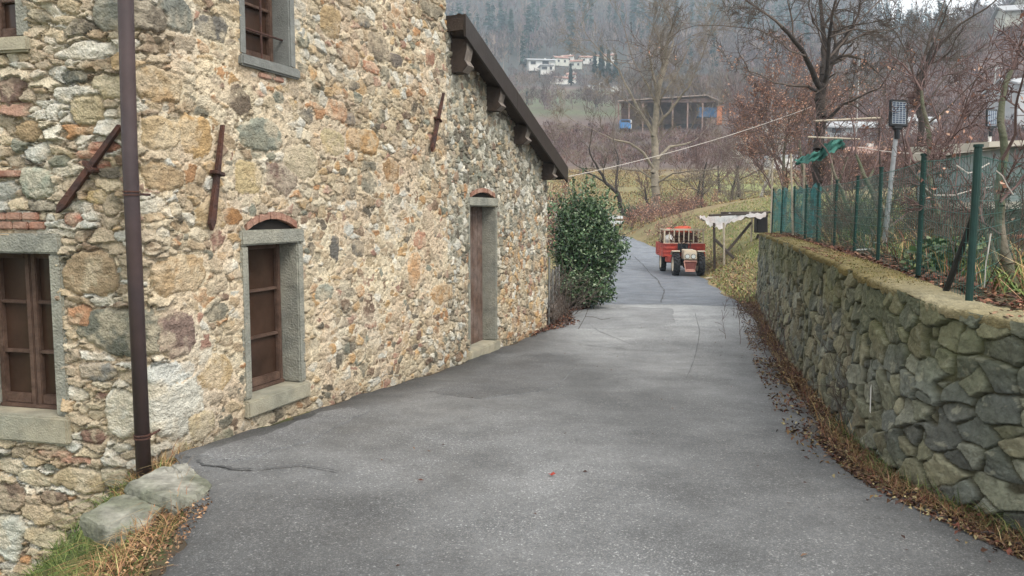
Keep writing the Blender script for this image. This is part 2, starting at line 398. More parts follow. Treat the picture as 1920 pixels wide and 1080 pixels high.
# ------------------------------------------------------------------ rubble wall generator
def hexc(*a): return np.array([srgb(*x) for x in a])*1.0
def raster(H, C, occ, cx, cy, A, B, rot, col, hgt, rng, p=3.0, WX=None, WY=None, cuts=3, edge=.28, tilt=.25, force=False, maxov=.10, occ_grow=1.06, ds=.009):
    ny, nx = H.shape; R0 = max(A, B)*1.25/ds
    x0, x1 = int(max(0, cx/ds-R0)), int(min(nx, cx/ds+R0+1)); y0, y1 = int(max(0, cy/ds-R0)), int(min(ny, cy/ds+R0+1))
    if x1-x0 < 2 or y1-y0 < 2: return False
    xs = (np.arange(x0, x1)*ds-cx)[None, :]; ys = (np.arange(y0, y1)*ds-cy)[:, None]
    wx = WX[y0:y1, x0:x1]*min(A, .10)*.26; wy = WY[y0:y1, x0:x1]*min(B, .10)*.26
    X = xs+wx; Yv = ys+wy; c, s = math.cos(rot), math.sin(rot)
    a = (X*c+Yv*s)/A; b = (-X*s+Yv*c)/B
    f = 1-(np.abs(a)**p+np.abs(b)**p)**(1/p)
    for k in range(cuts):
        an = rng.uniform(0, 6.283); d = rng.uniform(.74, 1.0)
        f = np.minimum(f, d-(a*math.cos(an)+b*math.sin(an)))
    m = f > 0
    if not m.any(): return False
    if not force:
        sub = occ[y0:y1, x0:x1]
        if (sub & m).sum() > maxov*m.sum(): return False
    h = hgt*(1-(1-np.clip(f/edge, 0, 1))**2.2)
    ta, tb = rng.uniform(-tilt, tilt, 2)
    h = h*(1+ta*a+tb*b)
    an = rng.uniform(0, 6.28); brk = np.maximum(0, a*math.cos(an)+b*math.sin(an)-rng.uniform(0, .5)); h = h-hgt*.35*brk*(m)
    Hs = H[y0:y1, x0:x1]; Cs = C[y0:y1, x0:x1]
    rim = (f <= 0) & (f > -.09) & ~occ[y0:y1, x0:x1]; Hs[rim] = np.minimum(Hs[rim], -.012)
    cc = col[None, None]*(1+.16*WX[y0:y1, x0:x1][..., None]*1.0+rng.uniform(-.08, .08)*b[..., None])
    hh = h
    w = m & ((hh > Hs) | ~occ[y0:y1, x0:x1]) if not force else m
    Hs[w] = hh[w]; Cs[w] = cc[w]
    occ[y0:y1, x0:x1] |= (f > -(occ_grow-1)*1.5)
    return True

def flagstones(nl_, nh, ds, seed, cell=.25, sy=1.0, jw=.018, warp=.035):
    r = np.random.default_rng(seed); gx, gy = int(nl_*ds/cell)+5, int(nh*ds/cell/sy)+6
    jx = r.uniform(.05, .95, (gy, gx)); jy = r.uniform(.05, .95, (gy, gx)); wgt = r.uniform(-.035, .07, (gy, gx))*1.0
    tx = r.normal(size=(gy, gx))*.06; ty_ = r.normal(size=(gy, gx))*.06; hh = r.uniform(0, 1, (gy, gx)); ci = r.integers(0, 8, (gy, gx)); an = r.uniform(0, 3.14, (gy, gx)); asp = r.uniform(.65, 1.0, (gy, gx))
    wx_ = vnoise((nh, nl_), 12, seed+1, 3)*warp; wy_ = vnoise((nh, nl_), 12, seed+2, 3)*warp
    X, Y_ = np.meshgrid(np.arange(nl_)*ds, np.arange(nh)*ds); X = X+wx_; Y_ = Y_/sy+wy_
    cx = np.floor(X/cell).astype(int)+2; cy = np.floor(Y_/cell).astype(int)+2
    f1 = np.full(X.shape, 9.); f2 = np.full(X.shape, 9.); bi = np.zeros(X.shape, int)
    for oy in (-2, -1, 0, 1, 2):
        for ox in (-2, -1, 0, 1, 2):
            a = np.clip(cy+oy, 0, gy-1); b = np.clip(cx+ox, 0, gx-1)
            dx = X-((b-2)+jx[a, b])*cell; dy = Y_-((a-2)+jy[a, b])*cell
            c, s = np.cos(an[a, b]), np.sin(an[a, b]); u = dx*c+dy*s; v_ = (-dx*s+dy*c)/asp[a, b]
            d = np.sqrt(u*u+v_*v_)-wgt[a, b]
            idx = a*gx+b; m = d < f1; f2 = np.where(m, f1, np.minimum(f2, d)); bi = np.where(m, idx, bi); f1 = np.minimum(f1, d)
    e = (f2-f1); a, b = bi//gx, bi % gx
    rx = X-((b-2)+jx[a, b])*cell; ry = Y_-((a-2)+jy[a, b])*cell
    prof = np.clip((e-.010)/jw, 0, 1); prof = 1-(1-prof)**2
    h = prof*(.020+.034*hh[a, b])+prof*(tx[a, b]*rx+ty_[a, b]*ry)*2.4
    return h, prof, ci[a, b], bi

DS = .009
# plan of the house walls: left gable face <- corner -> long face -> far corner
C0 = Vector((-2.358, 5.2)); d_r = Vector((.3387, .9409)).normalized(); n_r = Vector((d_r.y, -d_r.x))
d_l = Vector((-.9697, .2443)).normalized(); n_l = Vector((-d_l.y, d_l.x))
if n_l.dot(-C0) < 0: n_l = -n_l
S1 = 8.71; C1 = C0+d_r*S1; d_b = -n_r; n_b = d_r.copy()
SJ = 4.67
def plane_hit(px, py, C, n):
    a = P(px, py, 1.0)-Vector((0, 0, EYE)); t = C.dot(n)/(a.x*n.x+a.y*n.y); return Vector((0, 0, EYE))+a*t
def WR(px, py):            # pixel -> (s, z) on the long face
    q = plane_hit(px, py, C0, n_r); return ((q.xy-C0).dot(d_r), q.z)
def WL(px, py):
    q = plane_hit(px, py, C0, n_l); return (-(q.xy-C0).dot(d_l), q.z)
def rake(s): return 3.67-(s-4.68)*.349    # underside of annex roof along the wall
def topline(s): return np.where(s < SJ, 4.30+.0*s, rake(s)+.06)
S_MIN, S_MAX, Z_MIN, Z_MAX = -2.75, 9.5, -1.45, 4.65
nx = int((S_MAX-S_MIN)/DS); ny = int((Z_MAX-Z_MIN)/DS)
H = np.full((ny, nx), -.05); C = np.zeros((ny, nx, 3)); occ = np.zeros((ny, nx), bool)
WX = vnoise((ny, nx), 11, 1, 3)+.4*vnoise((ny, nx), 3.1, 11, 1); WY = vnoise((ny, nx), 11, 2, 3)+.4*vnoise((ny, nx), 3.3, 12, 1)
sv = S_MIN+np.arange(nx)*DS; zv = Z_MIN+np.arange(ny)*DS
SS, ZZ = np.meshgrid(sv, zv)
rg = np.random.default_rng(21)
tan = hexc((184, 164, 130), (174, 152, 120), (194, 176, 144), (162, 142, 114), (178, 160, 132), (202, 188, 160), (170, 154, 130))
och = hexc((188, 150, 100), (178, 134, 90), (192, 158, 108), (166, 124, 84), (186, 156, 112))
red = hexc((168, 130, 108), (152, 116, 98), (164, 134, 114))
gry = hexc((128, 122, 104), (112, 104, 90), (136, 130, 112), (118, 114, 98), (106, 98, 84), (130, 130, 114))
brn = hexc((140, 118, 96), (126, 104, 86), (148, 128, 104))
wht = hexc((206, 200, 184), (196, 192, 178), (212, 204, 184), (190, 188, 176))
def pick(wts):
    i = rg.choice(6, p=np.array(wts)/sum(wts)); L = (tan, och, red, gry, brn, wht)[i]
    return L[rg.integers(len(L))]*rg.uniform(.85, 1.12)
def baselayer(seed, cell, sy, wts, hgt, warp=.02):
    h_, pr_, ci_, bi_ = flagstones(nx, ny, DS, seed, cell, sy, .012, warp)
    r = np.random.default_rng(seed+9); nb = int(bi_.max())+1; L6 = (tan, och, red, gry, brn, wht); kk = r.choice(6, size=nb, p=np.array(wts)/sum(wts)); cols = np.array([L6[q][r.integers(len(L6[q]))] for q in kk])*r.uniform(.90, 1.10, (nb, 1))
    lvl = r.uniform(-.009, .009, nb); return np.where(pr_ > .02, h_*hgt+lvl[bi_]*pr_, -.03), cols[bi_]
zoneL = sstep(.35, .05, SS+.10*WX); zoneB = sstep(SJ-.02, SJ+.02, SS)
bA = baselayer(301, .105, .66, [9, 2.2, .8, 2.0, 1.3, 2.6], .50); bL = baselayer(302, .17, .42, [9, .7, .6, 1.4, 1.0, 4.5], .62); bC = baselayer(303, .085, .8, [5, .3, .1, 7, 1.0, 4], .5, .03); bD = baselayer(304, .10, .75, [7, 3, .5, 1.6, 2.0, 2.0], .55, .03)
zoneD = zoneB*(ZZ < 1.05+.35*WY+.12*(SS-SJ))*(SS > 5.5)
H = bA[0].copy(); C = bA[1].copy()
for zn, b_ in ((zoneL, bL), (zoneB, bC), (zoneD, bD)):
    m_ = zn > .5; H[m_] = b_[0][m_]; C[m_] = b_[1][m_]
del bA, bL, bC, bD
# stones one can tell apart: px, py, width, height (photo px), colour, face
key = [(242, 622, 186, 84, (112, 112, 98), 2.6, 'L'), (330, 622, 70, 88, (132, 110, 98), 3.5, 'R'),
 (330, 760, 130, 130, (204, 200, 184), 2.4, 'R'), (232, 775, 70, 90, (200, 196, 180), 2.2, 'L'), (320, 700, 90, 45, (196, 196, 186), 2.6, 'R'),
 (467, 333, 52, 60, (184, 164, 120), 4, 'R'), (527, 337, 54, 62, (128, 108, 96), 5, 'R'), (448, 186, 44, 54, (110, 96, 80), 2.4, 'R'),
 (709, 90, 38, 54, (128, 116, 98), 2.6, 'R'), (656, 107, 30, 38, (166, 132, 98), 4, 'R'), (694, 126, 30, 22, (180, 130, 100), 4, 'R'),
 (487, 252, 84, 60, (138, 140, 124), 2.2, 'R'), (398, 55, 60, 50, (110, 106, 98), 3.5, 'R'), (330, 28, 60, 64, (126, 128, 118), 2.6, 'R'),
 (265, 30, 110, 66, (122, 112, 96), 2.6, 'L'), (205, 25, 60, 60, (132, 132, 120), 2.6, 'L'), (440, 25, 60, 40, (170, 150, 116), 3, 'R'),
 (295, 158, 90, 60, (178, 152, 112), 3, 'R'), (160, 95, 110, 34, (206, 200, 184), 3, 'L'), (150, 178, 90, 34, (202, 196, 180), 3, 'L'),
 (205, 160, 60, 50, (182, 166, 128), 3, 'L'), (145, 146, 44, 26, (98, 98, 88), 3, 'L'), (25, 172, 60, 46, (120, 96, 84), 2.6, 'L'),
 (55, 245, 44, 38, (160, 136, 100), 3, 'L'), (70, 340, 56, 66, (150, 154, 136), 3.4, 'L'), (112, 302, 36, 22, (128, 132, 118), 3, 'L'),
 (165, 205, 60, 60, (178, 162, 126), 2.6, 'L'), (170, 510, 100, 80, (158, 136, 104), 3, 'L'), (148, 590, 50, 38, (172, 128, 92), 4.5, 'L'),
 (185, 697, 72, 34, (128, 126, 118), 3, 'L'), (340, 515, 110, 70, (180, 152, 112), 3, 'R'), (395, 400, 60, 60, (176, 150, 108), 3, 'R'),
 (300, 250, 80, 60, (182, 158, 118), 2.6, 'R'), (365, 255, 60, 80, (184, 150, 98), 3, 'R'), (300, 330, 80, 50, (172, 148, 112), 3, 'R'),
 (213, 385, 30, 44, (118, 112, 92), 3, 'L'), (182, 370, 34, 30, (188, 168, 122), 3, 'L'), (608, 548, 36, 34, (150, 150, 134), 2.2, 'R'),
 (625, 467, 20, 46, (110, 106, 98), 4, 'R'), (670, 465, 22, 34, (116, 110, 98), 4, 'R'), (785, 450, 26, 34, (186, 138, 108), 2.4, 'R'),
 (776, 505, 26, 66, (192, 150, 104), 2.4, 'R'), (826, 552, 44, 40, (180, 144, 98), 2.4, 'R'), (630, 208, 38, 40, (180, 138, 102), 3, 'R'),
 (590, 208, 40, 30, (170, 126, 86), 3, 'R'), (656, 225, 18, 28, (120, 112, 104), 2.4, 'R'), (575, 215, 26, 30, (118, 112, 100), 2.4, 'R'),
 (430, 405, 40, 32, (158, 116, 70), 2.4, 'R'), (562, 305, 60, 60, (178, 164, 134), 3, 'R'), (730, 320, 34, 44, (160, 128, 88), 3, 'R'),
 (678, 265, 60, 46, (180, 142, 92), 3, 'R'), (622, 265, 46, 50, (184, 168, 128), 3, 'R'), (805, 110, 20, 30, (152, 112, 88), 4, 'R'),
 (740, 115, 26, 26, (120, 110, 100), 4, 'R'), (683, 40, 22, 22, (120, 116, 106), 3, 'R'), (810, 20, 40, 30, (138, 128, 108), 4, 'R'),
 (20, 930, 62, 50, (118, 100, 84), 2.3, 'L'), (145, 900, 100, 44, (170, 152, 118), 3, 'L'), (105, 932, 50, 28, (112, 92, 76), 2.3, 'L'),
 (70, 965, 60, 36, (178, 162, 128), 3, 'L'), (88, 1008, 80, 36, (186, 172, 140), 3, 'L'), (20, 1010, 60, 84, (186, 186, 172), 3, 'L'),
 (20, 874, 44, 28, (184, 172, 146), 3, 'L'), (65, 896, 60, 30, (190, 178, 150), 3, 'L'), (120, 975, 44, 28, (150, 136, 108), 3, 'L'),
 (145, 862, 60, 14, (176, 132, 108), 4, 'L'), (105, 850, 60, 14, (166, 122, 98), 4, 'L'), (220, 895, 50, 46, (160, 152, 128), 3, 'L'),
 (176, 817, 44, 30, (124, 96, 82), 2.4, 'L'), (200, 275, 60, 18, (176, 122, 98), 4, 'L'), (170, 290, 60, 16, (180, 126, 100), 4, 'L'), (178, 308, 60, 14, (170, 118, 96), 4, 'L'),
 (140, 412, 34, 24, (172, 110, 88), 4, 'L'), (415, 825, 40, 46, (150, 146, 122), 3.4, 'R'), (330, 855, 60, 40, (186, 170, 136), 3, 'R'),
 (375, 800, 50, 60, (194, 178, 142), 3, 'R'), (400, 700, 70, 70, (186, 160, 116), 2.6, 'R'), (620, 40, 40, 60, (176, 150, 108), 2.6, 'R')]
for px, py, wp, hp, cl, pw, fc in key:
    W_ = WL if fc == 'L' else WR
    a = W_(px-wp/2, py); b = W_(px+wp/2, py); t = W_(px, py-hp/2); u = W_(px, py+hp/2)
    raster(H, C, occ, (a[0]+b[0])/2-S_MIN, (t[1]+u[1])/2-Z_MIN, max(.03, (b[0]-a[0])/2*1.04), (t[1]-u[1])/2*1.06, 0, np.array(srgb(*cl)), rg.uniform(.018, .03), rg, p=pw, WX=WX, WY=WY, cuts=2, edge=.22, tilt=.15, force=True)
classes = [(.15, .26, 60, 0), (.11, .18, 260, 0), (.07, .12, 700, .6), (.042, .07, 900, 1)]
for a0, a1, n, q in classes:
    for _ in range(n):
        s = rg.uniform(S_MIN, S_MAX); z = rg.uniform(-1.4, 4.4)
        if s > .9 and rg.random() < (.42 if s < SJ else .1): continue
        if s > 0 and z < -.55: continue
        annex = s > SJ; A = rg.uniform(a0, a1)*.95
        if annex:
            if A > .16: continue
            if A > .085 and not (z < .95 and s > 5.6): continue
            A *= .8
            asp = rg.uniform(.55, .95)
            wt = [4, .4, .1, 6, 1.2, 3] if z > .9 or s < 6.3 else [5, 4, .8, 1.5, 2, 1]
        else:
            if A > .11 and s > 1.4 and rg.random() < .55: continue
            asp = rg.uniform(.45, .95) if s > 0 else rg.uniform(.3, .75)
            wt = [8, 2.0, .8, 2.6, 1.5, 2.2]
            if s < 0 and z > 1.3: wt = [7, .8, .8, 1, .8, 5]
            if z < -.1 and s > 1.8: wt = [6, 1, .5, 2, 1, 6]
            if s < 0 and z < -.0: wt = [8, 1, 1, 1.5, 3, 3]
        p = rg.uniform(2.2, 4.5) if not annex else rg.uniform(2, 3)
        raster(H, C, occ, s-S_MIN, z-Z_MIN, A, A*asp, rg.normal()*(.18 if not annex else .35), pick(wt), rg.uniform(.010, .020)*(1 if A > .05 else .8), rg, p=p, WX=WX, WY=WY, cuts=6 if not annex else 3, maxov=.06 if A > .05 else .14, tilt=.45)
# crumbly mortar with chips, smeared over part of the stones
smear = vnoise((ny, nx), 38, 9, 2); crumb = vnoise((ny, nx), 2.2, 5, 1); crumb2 = vnoise((ny, nx), 4.5, 6, 2); big = vnoise((ny, nx), 60, 7, 3); ridg = 1-np.abs(vnoise((ny, nx), 9, 8, 3))*2.2
hm = -.006+.006*crumb+.008*crumb2+.004*ridg+.022*np.clip(big*1.5+smear*.9+.46-.26*zoneB-.2*zoneL, -.25, .8)
hm -= .010*zoneL; Cf0 = None
hm = np.where(SS > SJ, hm-.006, hm)
low = sstep(.05, -.3, ZZ)*(SS < 0); hm = hm-.035*low-.010*sstep(.4, -.3, SS)
mc = np.array(srgb(210, 194, 162))[None, None]*(1+.10*big[..., None]+.13*crumb[..., None]); mcw = np.array(srgb(200, 190, 170))[None, None]; mcg = np.array(srgb(170, 166, 148))[None, None]
mcp = np.array(srgb(206, 176, 146))[None, None]
t = np.clip(smear*1.5+.4, 0, 1)[..., None]; mc = mc*(1-t*.5)+mcp*(t*.5)
ka = (sstep(SJ-.02, SJ+.02, SS)*sstep(.5, 1.3, ZZ))[..., None]; mc = mc*(1-ka)+mcg*(1+.12*crumb2[..., None])*ka
kw = (np.clip(vnoise((ny, nx), 70, 14, 2)*1.6, 0, 1))[..., None]; mc = mc*(1-kw*.6)+mcw*(1+.1*crumb[..., None])*kw*.6
Hs = H+.0025*crumb+.005*crumb2+.006*vnoise((ny, nx), (2.0, 9), 17, 2)
win = hm > Hs
Hf = np.where(win, hm, Hs); Cf = np.where(win[..., None], mc, C)
pit = (crumb2+crumb*.6 < -.70) & win; Hf = np.where(pit, Hf-.026, Hf)
st_ = vnoise((ny, nx), (3, 14), 51, 3)[..., None]; rs_ = np.clip(vnoise((ny, nx), 20, 52, 3)*2-.3, 0, 1)[..., None]*(~win)[..., None]; Cf = Cf*(1+.22*st_*(~win)[..., None]); Cf = Cf*(1-.45*rs_)+Cf*np.array([1.08, .88, .68])*.45*rs_
Cf = Cf*(1+.10*vnoise((ny, nx), 90, 31, 2)[..., None])
lw_ = np.clip((vnoise((ny, nx), 16, 41, 3)+.35*vnoise((ny, nx), 4, 42, 2))*2.4+.25, 0, 1)[..., None]*.54; Cf = Cf*(1-lw_)+(mc*.95)*lw_
lum = Cf.mean(-1, keepdims=True); Cf = lum+(Cf-lum)*.86
# damp and moss at the foot, rust streaks under the irons
foot = sstep(.30, -.15, ZZ-groad(np.maximum(5.2, 5.2+SS*.94)))*(SS > 0); Cf = Cf*(1-.28*foot[..., None]*(.6+.8*np.clip(big+.5, 0, 1))[..., None])
Cf = np.clip(Cf, .01, .9)
cut = (np.abs(SS-SJ) < .012) & (ZZ > .3); Hf = np.where(cut, -.012, Hf)
# openings
OPEN = []
def opn(a, b, z0, z1): OPEN.append((a, b, z0, z1))
w1o = (WR(455, 790), WR(565, 425)); 
def rectR(xl, xr, yt, yb, xm=None):
    xm = xm or xl; zt = WR(xl, yt)[1]; zb = WR(xl, yb)[1]; return (WR(xl, 500)[0], WR(xr, 500)[0], zb, zt)
RW1 = rectR(449, 567, 432, 788); RD = rectR(876, 931, 369, 683); RW2 = (WR(444, 60)[0], WR(551, 60)[0], WR(445, 122)[1], 3.75)
def rectL(xl, xr, yt, yb): return (WL(xl, 500)[0], WL(xr, 500)[0], WL(xr, yb)[1], WL(xr, yt)[1])
LW1 = rectL(-68, 120, 438, 830); LW2 = rectL(-95, 84, -190, 97); LN = rectL(-14, 22, 212, 320)
for r in (RW1, RD, RW2, LW1, LW2, LN): opn(r[0]+.04, r[1]-.04, r[2]+.04, r[3]-.04)
def arcmask(r, ri, ex):
    c_ = (r[0]+r[1])/2; hw_ = (r[1]-r[0])*.40; t_ = (SS-c_)/hw_; return (np.abs(t_) < 1.04) & (ZZ > r[3]-.03) & (ZZ < r[3]+ri*(1-t_**2)+ex)
for r_, ri_ in ((RW1, .085), (RD, .07)): Hf = np.where(arcmask(r_, ri_, .045), np.minimum(Hf, -.045), Hf)
Hf = np.where((SS < WL(88, 400)[0]) & (ZZ > LW1[3]) & (ZZ < LW1[3]+.15), np.minimum(Hf, .004), Hf)
# position of the grid
def wallpos(s, h, r=.075):
    s = np.asarray(s, float); h = np.asarray(h, float)
    out = np.zeros(s.shape+(2,)); nn = np.zeros(s.shape+(2,))
    c0 = np.array(C0); dr = np.array(d_r); dl = np.array(d_l); nr = np.array(n_r); nl = np.array(n_l); c1 = np.array(C1); db = np.array(d_b); nb = np.array(n_b)
    A = c0+np.maximum(s, 0)[..., None]*dr; B = c0+np.maximum(-s, 0)[..., None]*dl; D = c1+np.maximum(s-S1, 0)[..., None]*db
    out = np.where((s < 0)[..., None], B, np.where((s > S1)[..., None], D, A)); nn = np.where((s < 0)[..., None], nl, np.where((s > S1)[..., None], nb, nr))*np.ones(s.shape+(1,))
    for sc, cc, da, dbb, na_, nb_ in ((0, c0, dl, dr, nl, nr), (S1, c1, -dr, db, nr, nb)):
        m = np.abs(s-sc) < r; t = np.clip((s-sc+r)/(2*r), 0, 1)[..., None]
        bz = (1-t)**2*(cc+da*r)+2*t*(1-t)*cc+t**2*(cc+dbb*r); n2 = na_*(1-t)+nb_*t; n2 = n2/np.linalg.norm(n2, axis=-1, keepdims=True)
        out = np.where(m[..., None], bz, out); nn = np.where(m[..., None], n2, nn)
    return out+nn*h[..., None]
Hf = Hf*(.80+.2*(SS < .3)); pos = wallpos(SS, Hf)
V = np.concatenate([pos, ZZ[..., None]], -1).reshape(-1, 3)
zc = (ZZ[:-1, :-1]+DS/2); sc_ = (SS[:-1, :-1]+DS/2)
gz = np.where(sc_ < 0, -1.45, groad(C0.y+np.maximum(sc_, 0)*.94)-.35)
keep = (zc > gz) & (zc < topline(sc_))
for a, b, z0, z1 in OPEN: keep &= ~((sc_ > a) & (sc_ < b) & (zc > z0) & (zc < z1))
ii, jj = np.nonzero(keep)
Fq = np.stack([ii*nx+jj, ii*nx+jj+1, (ii+1)*nx+jj+1, (ii+1)*nx+jj], 1)
used = np.zeros(ny*nx, bool); used[Fq.ravel()] = True; remap = np.cumsum(used)-1
rubm = mat('rubble', (1, 1, 1), .30, 30, .92, 1.0, 70, vcol=True, detail=8)
HOUSE = empty('stone_house', (C0.x, C0.y, 0), label='old rubble stone house along the left of the lane with a lean-to annex', cat='house')
def child(o, par=HOUSE):
    o.parent = par
    o.matrix_parent_inverse = par.matrix_basis.inverted() if par.parent is None else Matrix()
    return o
wl = npmesh('wall', V[used], remap[Fq], rubm, None, col=Cf.reshape(-1, 3)[used], smooth=True); child(wl)
del H, C, WX, WY, V, Fq, pos, occ
# ------------------------------------------------------------------ house parts
def onw(s, z, h, face='R'):
    if face == 'R': q = C0+d_r*s+n_r*h
    else: q = C0+d_l*(-s)+n_l*h
    return Vector((q.x, q.y, z))
def block(mb, s0, s1, z0, z1, h0, h1, face='R', jit=0, bev=.008):
    """box on a wall face with softened edges"""
    r = random
    a, b = onw(s0, 0, 0, face), onw(s1, 0, 0, face); ax = (b-a).normalized(); nn = n_r if face == 'R' else n_l
    M = Matrix(((ax.x, nn.x, 0), (ax.y, nn.y, 0), (0, 0, 1)))
    c = onw((s0+s1)/2, (z0+z1)/2, (h0+h1)/2, face)
    return mb.box(c, (abs(s1-s0), abs(h1-h0), z1-z0), M, bev)
serena = mat('grey_sandstone', (.31, .30, .245), .28, 9, .85, .9, 60, c2=(.24, .24, .205))
serena_up = mat('dark_sandstone', (.20, .205, .19), .25, 9, .85, .5, 90)
sillm = mat('sill_stone', (.38, .34, .25), .25, 7, .85, .5, 80, c2=(.29, .28, .22))
wood = mat('dark_wood', (.085, .050, .036), .35, 14, .7, .5, 60, c2=(.12, .075, .055))
glassm = mat('old_glass', (.050, .028, .019), .45, 3, .22, 0, spec=.35)
doorw = mat('door_wood', (.17, .125, .105), .45, 10, .85, .6, 50, c2=(.12, .075, .055))
iron = mat('rusty_iron', (.055, .032, .028), .3, 30, .75, .5, 80, c2=(.10, .045, .032))
brick = mat('old_brick', (.30, .15, .105), .35, 14, .9, .6, 70, c2=(.38, .24, .18))
mortm = mat('lime_mortar', (.42, .36, .28), .25, 20, .95, .8, 80)
darkm = mat('gap_shade_black', (.02, .017, .015), .2, 4, .9, 0)  # near-black colour standing in for shade under the brick arches
def window(rect, face, fw, lint, sill, depth, sash_rows, fm, label=None, pair=False, sp=.02, sillm_=None, door=False, arch=True, bars=False, name='window'):
    a, b, z0, z1 = rect; sillm_ = sillm_ or sillm
    root = MB()
    # recessed boarding/pane root = the window part itself (pane)
    ia, ib = a+fw, b-fw; iz0, iz1 = z0+sill, z1-lint
    if door:
        n = 5; w_ = (ib-ia)/n
        for i in range(n): block(root, ia+i*w_+.003, ia+(i+1)*w_-.003, iz0-.02, iz1+.02, -depth-.04, -depth-random.uniform(0, .006), face, bev=.004)
        o = child(root.build('door', doorw)); win = o
    else:
        block(root, ia-.02, ib+.02, iz0-.02, iz1+.02, -depth-.06, -depth-.028, face, bev=0)
        win = child(root.build(name, glassm))
    if label: win['label'] = label
    fr = MB()
    block(fr, a, b, z1-lint, z1, -depth-.05, sp+.012, face, bev=.012)
    fr.build('lintel', fm).parent = win
    for s0, s1 in ((a, ia), (ib, b)):
        m_ = MB(); block(m_, s0+.004, s1-.004, z0+sill+.002, z1-lint-.002, -depth-.05, sp, face, bev=.012); m_.build('jamb', fm).parent = win
    m_ = MB(); block(m_, a-.01, b+.01, z0, z0+sill, -depth-.05, sp+.035, face, bev=.014); m_.build('threshold' if door else 'sill', sillm_).parent = win
    if not door:
        sa = MB(); t = .045
        def casement(x0, x1):
            block(sa, x0, x0+t, iz0, iz1, -depth-.03, -depth+.012, face, bev=.006); block(sa, x1-t, x1, iz0, iz1, -depth-.03, -depth+.012, face, bev=.006)
            block(sa, x0+t, x1-t, iz0+.03, iz0+.03+t*1.5, -depth-.03, -depth+.010, face, bev=.006); block(sa, x0+t, x1-t, iz1-t, iz1, -depth-.03, -depth+.010, face, bev=.006)
            for k in range(1, sash_rows):
                zz = iz0+.05+(iz1-iz0-.05)*k/sash_rows; block(sa, x0+t, x1-t, zz-.012, zz+.012, -depth-.03, -depth+.006, face, bev=.004)
        if pair: casement(ia, (ia+ib)/2-.003); casement((ia+ib)/2+.003, ib)
        else: casement(ia, ib)
        block(sa, ia, ib, iz0-.0, iz0+.028, -depth-.02, -depth+.03, face, bev=.006)
        sa.build('sash', wood).parent = win
    if bars:
        bm_ = MB()
        zz = iz0+.47*(iz1-iz0)
        zz = WR(487, 57)[1]
        bm_.tube([onw(ia-.05, zz, -.055, face), onw(ib+.02, zz, -.055, face)], .009, 6)
        bm_.tube([onw((ia+ib)/2+.0, iz0, -.055, face), onw((ia+ib)/2, iz1, -.055, face)], .009, 6)
        bm_.build('bar', iron).parent = win
    if arch:
        ar = MB(); n = 9 if (b-a) > .7 else 7; c = (a+b)/2; hw = (b-a)*.40; ri = .085 if not door else .07
        for i in range(n):
            t0 = i/n; t1 = (i+.9)/n
            def q(t, o):
                x = c-hw+2*hw*t; zz = z1+ri*(1-(2*t-1)**2)+o; return x, zz
            x0, zz0 = q(t0, 0); x1, zz1 = q(t1, 0); x0b, zt0 = q(t0, .055); x1b, zt1 = q(t1, .055)
            h0, h1 = -.05, .022+random.uniform(-.004, .006)
            ar.hexa([onw(x0, zz0, h1, face), onw(x1, zz1, h1, face), onw(x1, zz1, h0, face), onw(x0, zz0, h0, face), onw(x0b, zt0, h1, face), onw(x1b, zt1, h1, face), onw(x1b, zt1, h0, face), onw(x0b, zt0, h0, face)])
        ar.build('brick_arch', brick).parent = win
        dk = MB(); pts = [onw(c-hw*.92, z1-.01, -.02, face)]
        for i in range(9):
            t = .04+.92*i/8; pts.append(onw(c-hw+2*hw*t, z1+ri*(1-(2*t-1)**2)-.004, -.02, face))
        pts.append(onw(c+hw*.92, z1-.01, -.02, face)); nn = n_r if face == 'R' else n_l
        dk.prism(pts, (-nn.x*.04, -nn.y*.04, 0)); dk.build('arch_gap_shade', darkm).parent = win  # dark filler paints the shade of the hollow between arch and lintel
    return win
window(RW1, 'R', .095, WR(449, 432)[1]-WR(449, 461)[1], .135, .165, 3, serena, 'narrow window beside the lane, lower of the two on the long wall')
window(RW2, 'R', .09, .12, .085, .15, 4, serena_up, 'upper window with an iron bar', sillm_=serena_up, arch=False, bars=True)
window(RD, 'R', .075, .115, .16, .175, 1, serena, 'narrow plank door of faded brown boards', door=True)
window(LW1, 'L', .11, .135, .19, .15, 3, serena, 'wide lower window with two casements', pair=True, sp=.025, arch=False)
window(LW2, 'L', .12, .12, .10, .12, 3, serena, 'upper window on the left face', pair=True, arch=False)
# blind niche with a red sill
m_ = MB(); block(m_, LN[0]+.02, LN[1]+.02, LN[2]-.03, LN[3]+.03, -.09, -.03, 'L'); ni = child(m_.build('niche', sillm))
m_ = MB(); block(m_, LN[0]-.02, WL(40, 300)[0], LN[2]-.045, LN[2]+.0, -.06, .05, 'L'); m_.build('brick_sill', brick).parent = ni
# brick relieving course over the lower left window
m_ = MB()
for r_ in range(2):
    for i in range(8):
        x1 = WL(86, 400)[0]-i*.135-r_*.05; z_ = LW1[3]+.012+r_*.062+.05*(1-((i-3)/4.5)**2)*0+.015
        block(m_, x1-.125, x1, z_, z_+.052, -.05, .026+random.uniform(-.003, .006), 'L', bev=.008)
child(m_.build('brick_course', brick))
# course of brick under the upper window
m_ = MB(); zz = RW2[2]-.055
for i in range(2): block(m_, RW2[0]+.22+i*.16, RW2[0]+.37+i*.16, zz-.02*i*0, zz+.042, -.04, .03, 'R', bev=.008)
child(m_.build('brick_course', brick))
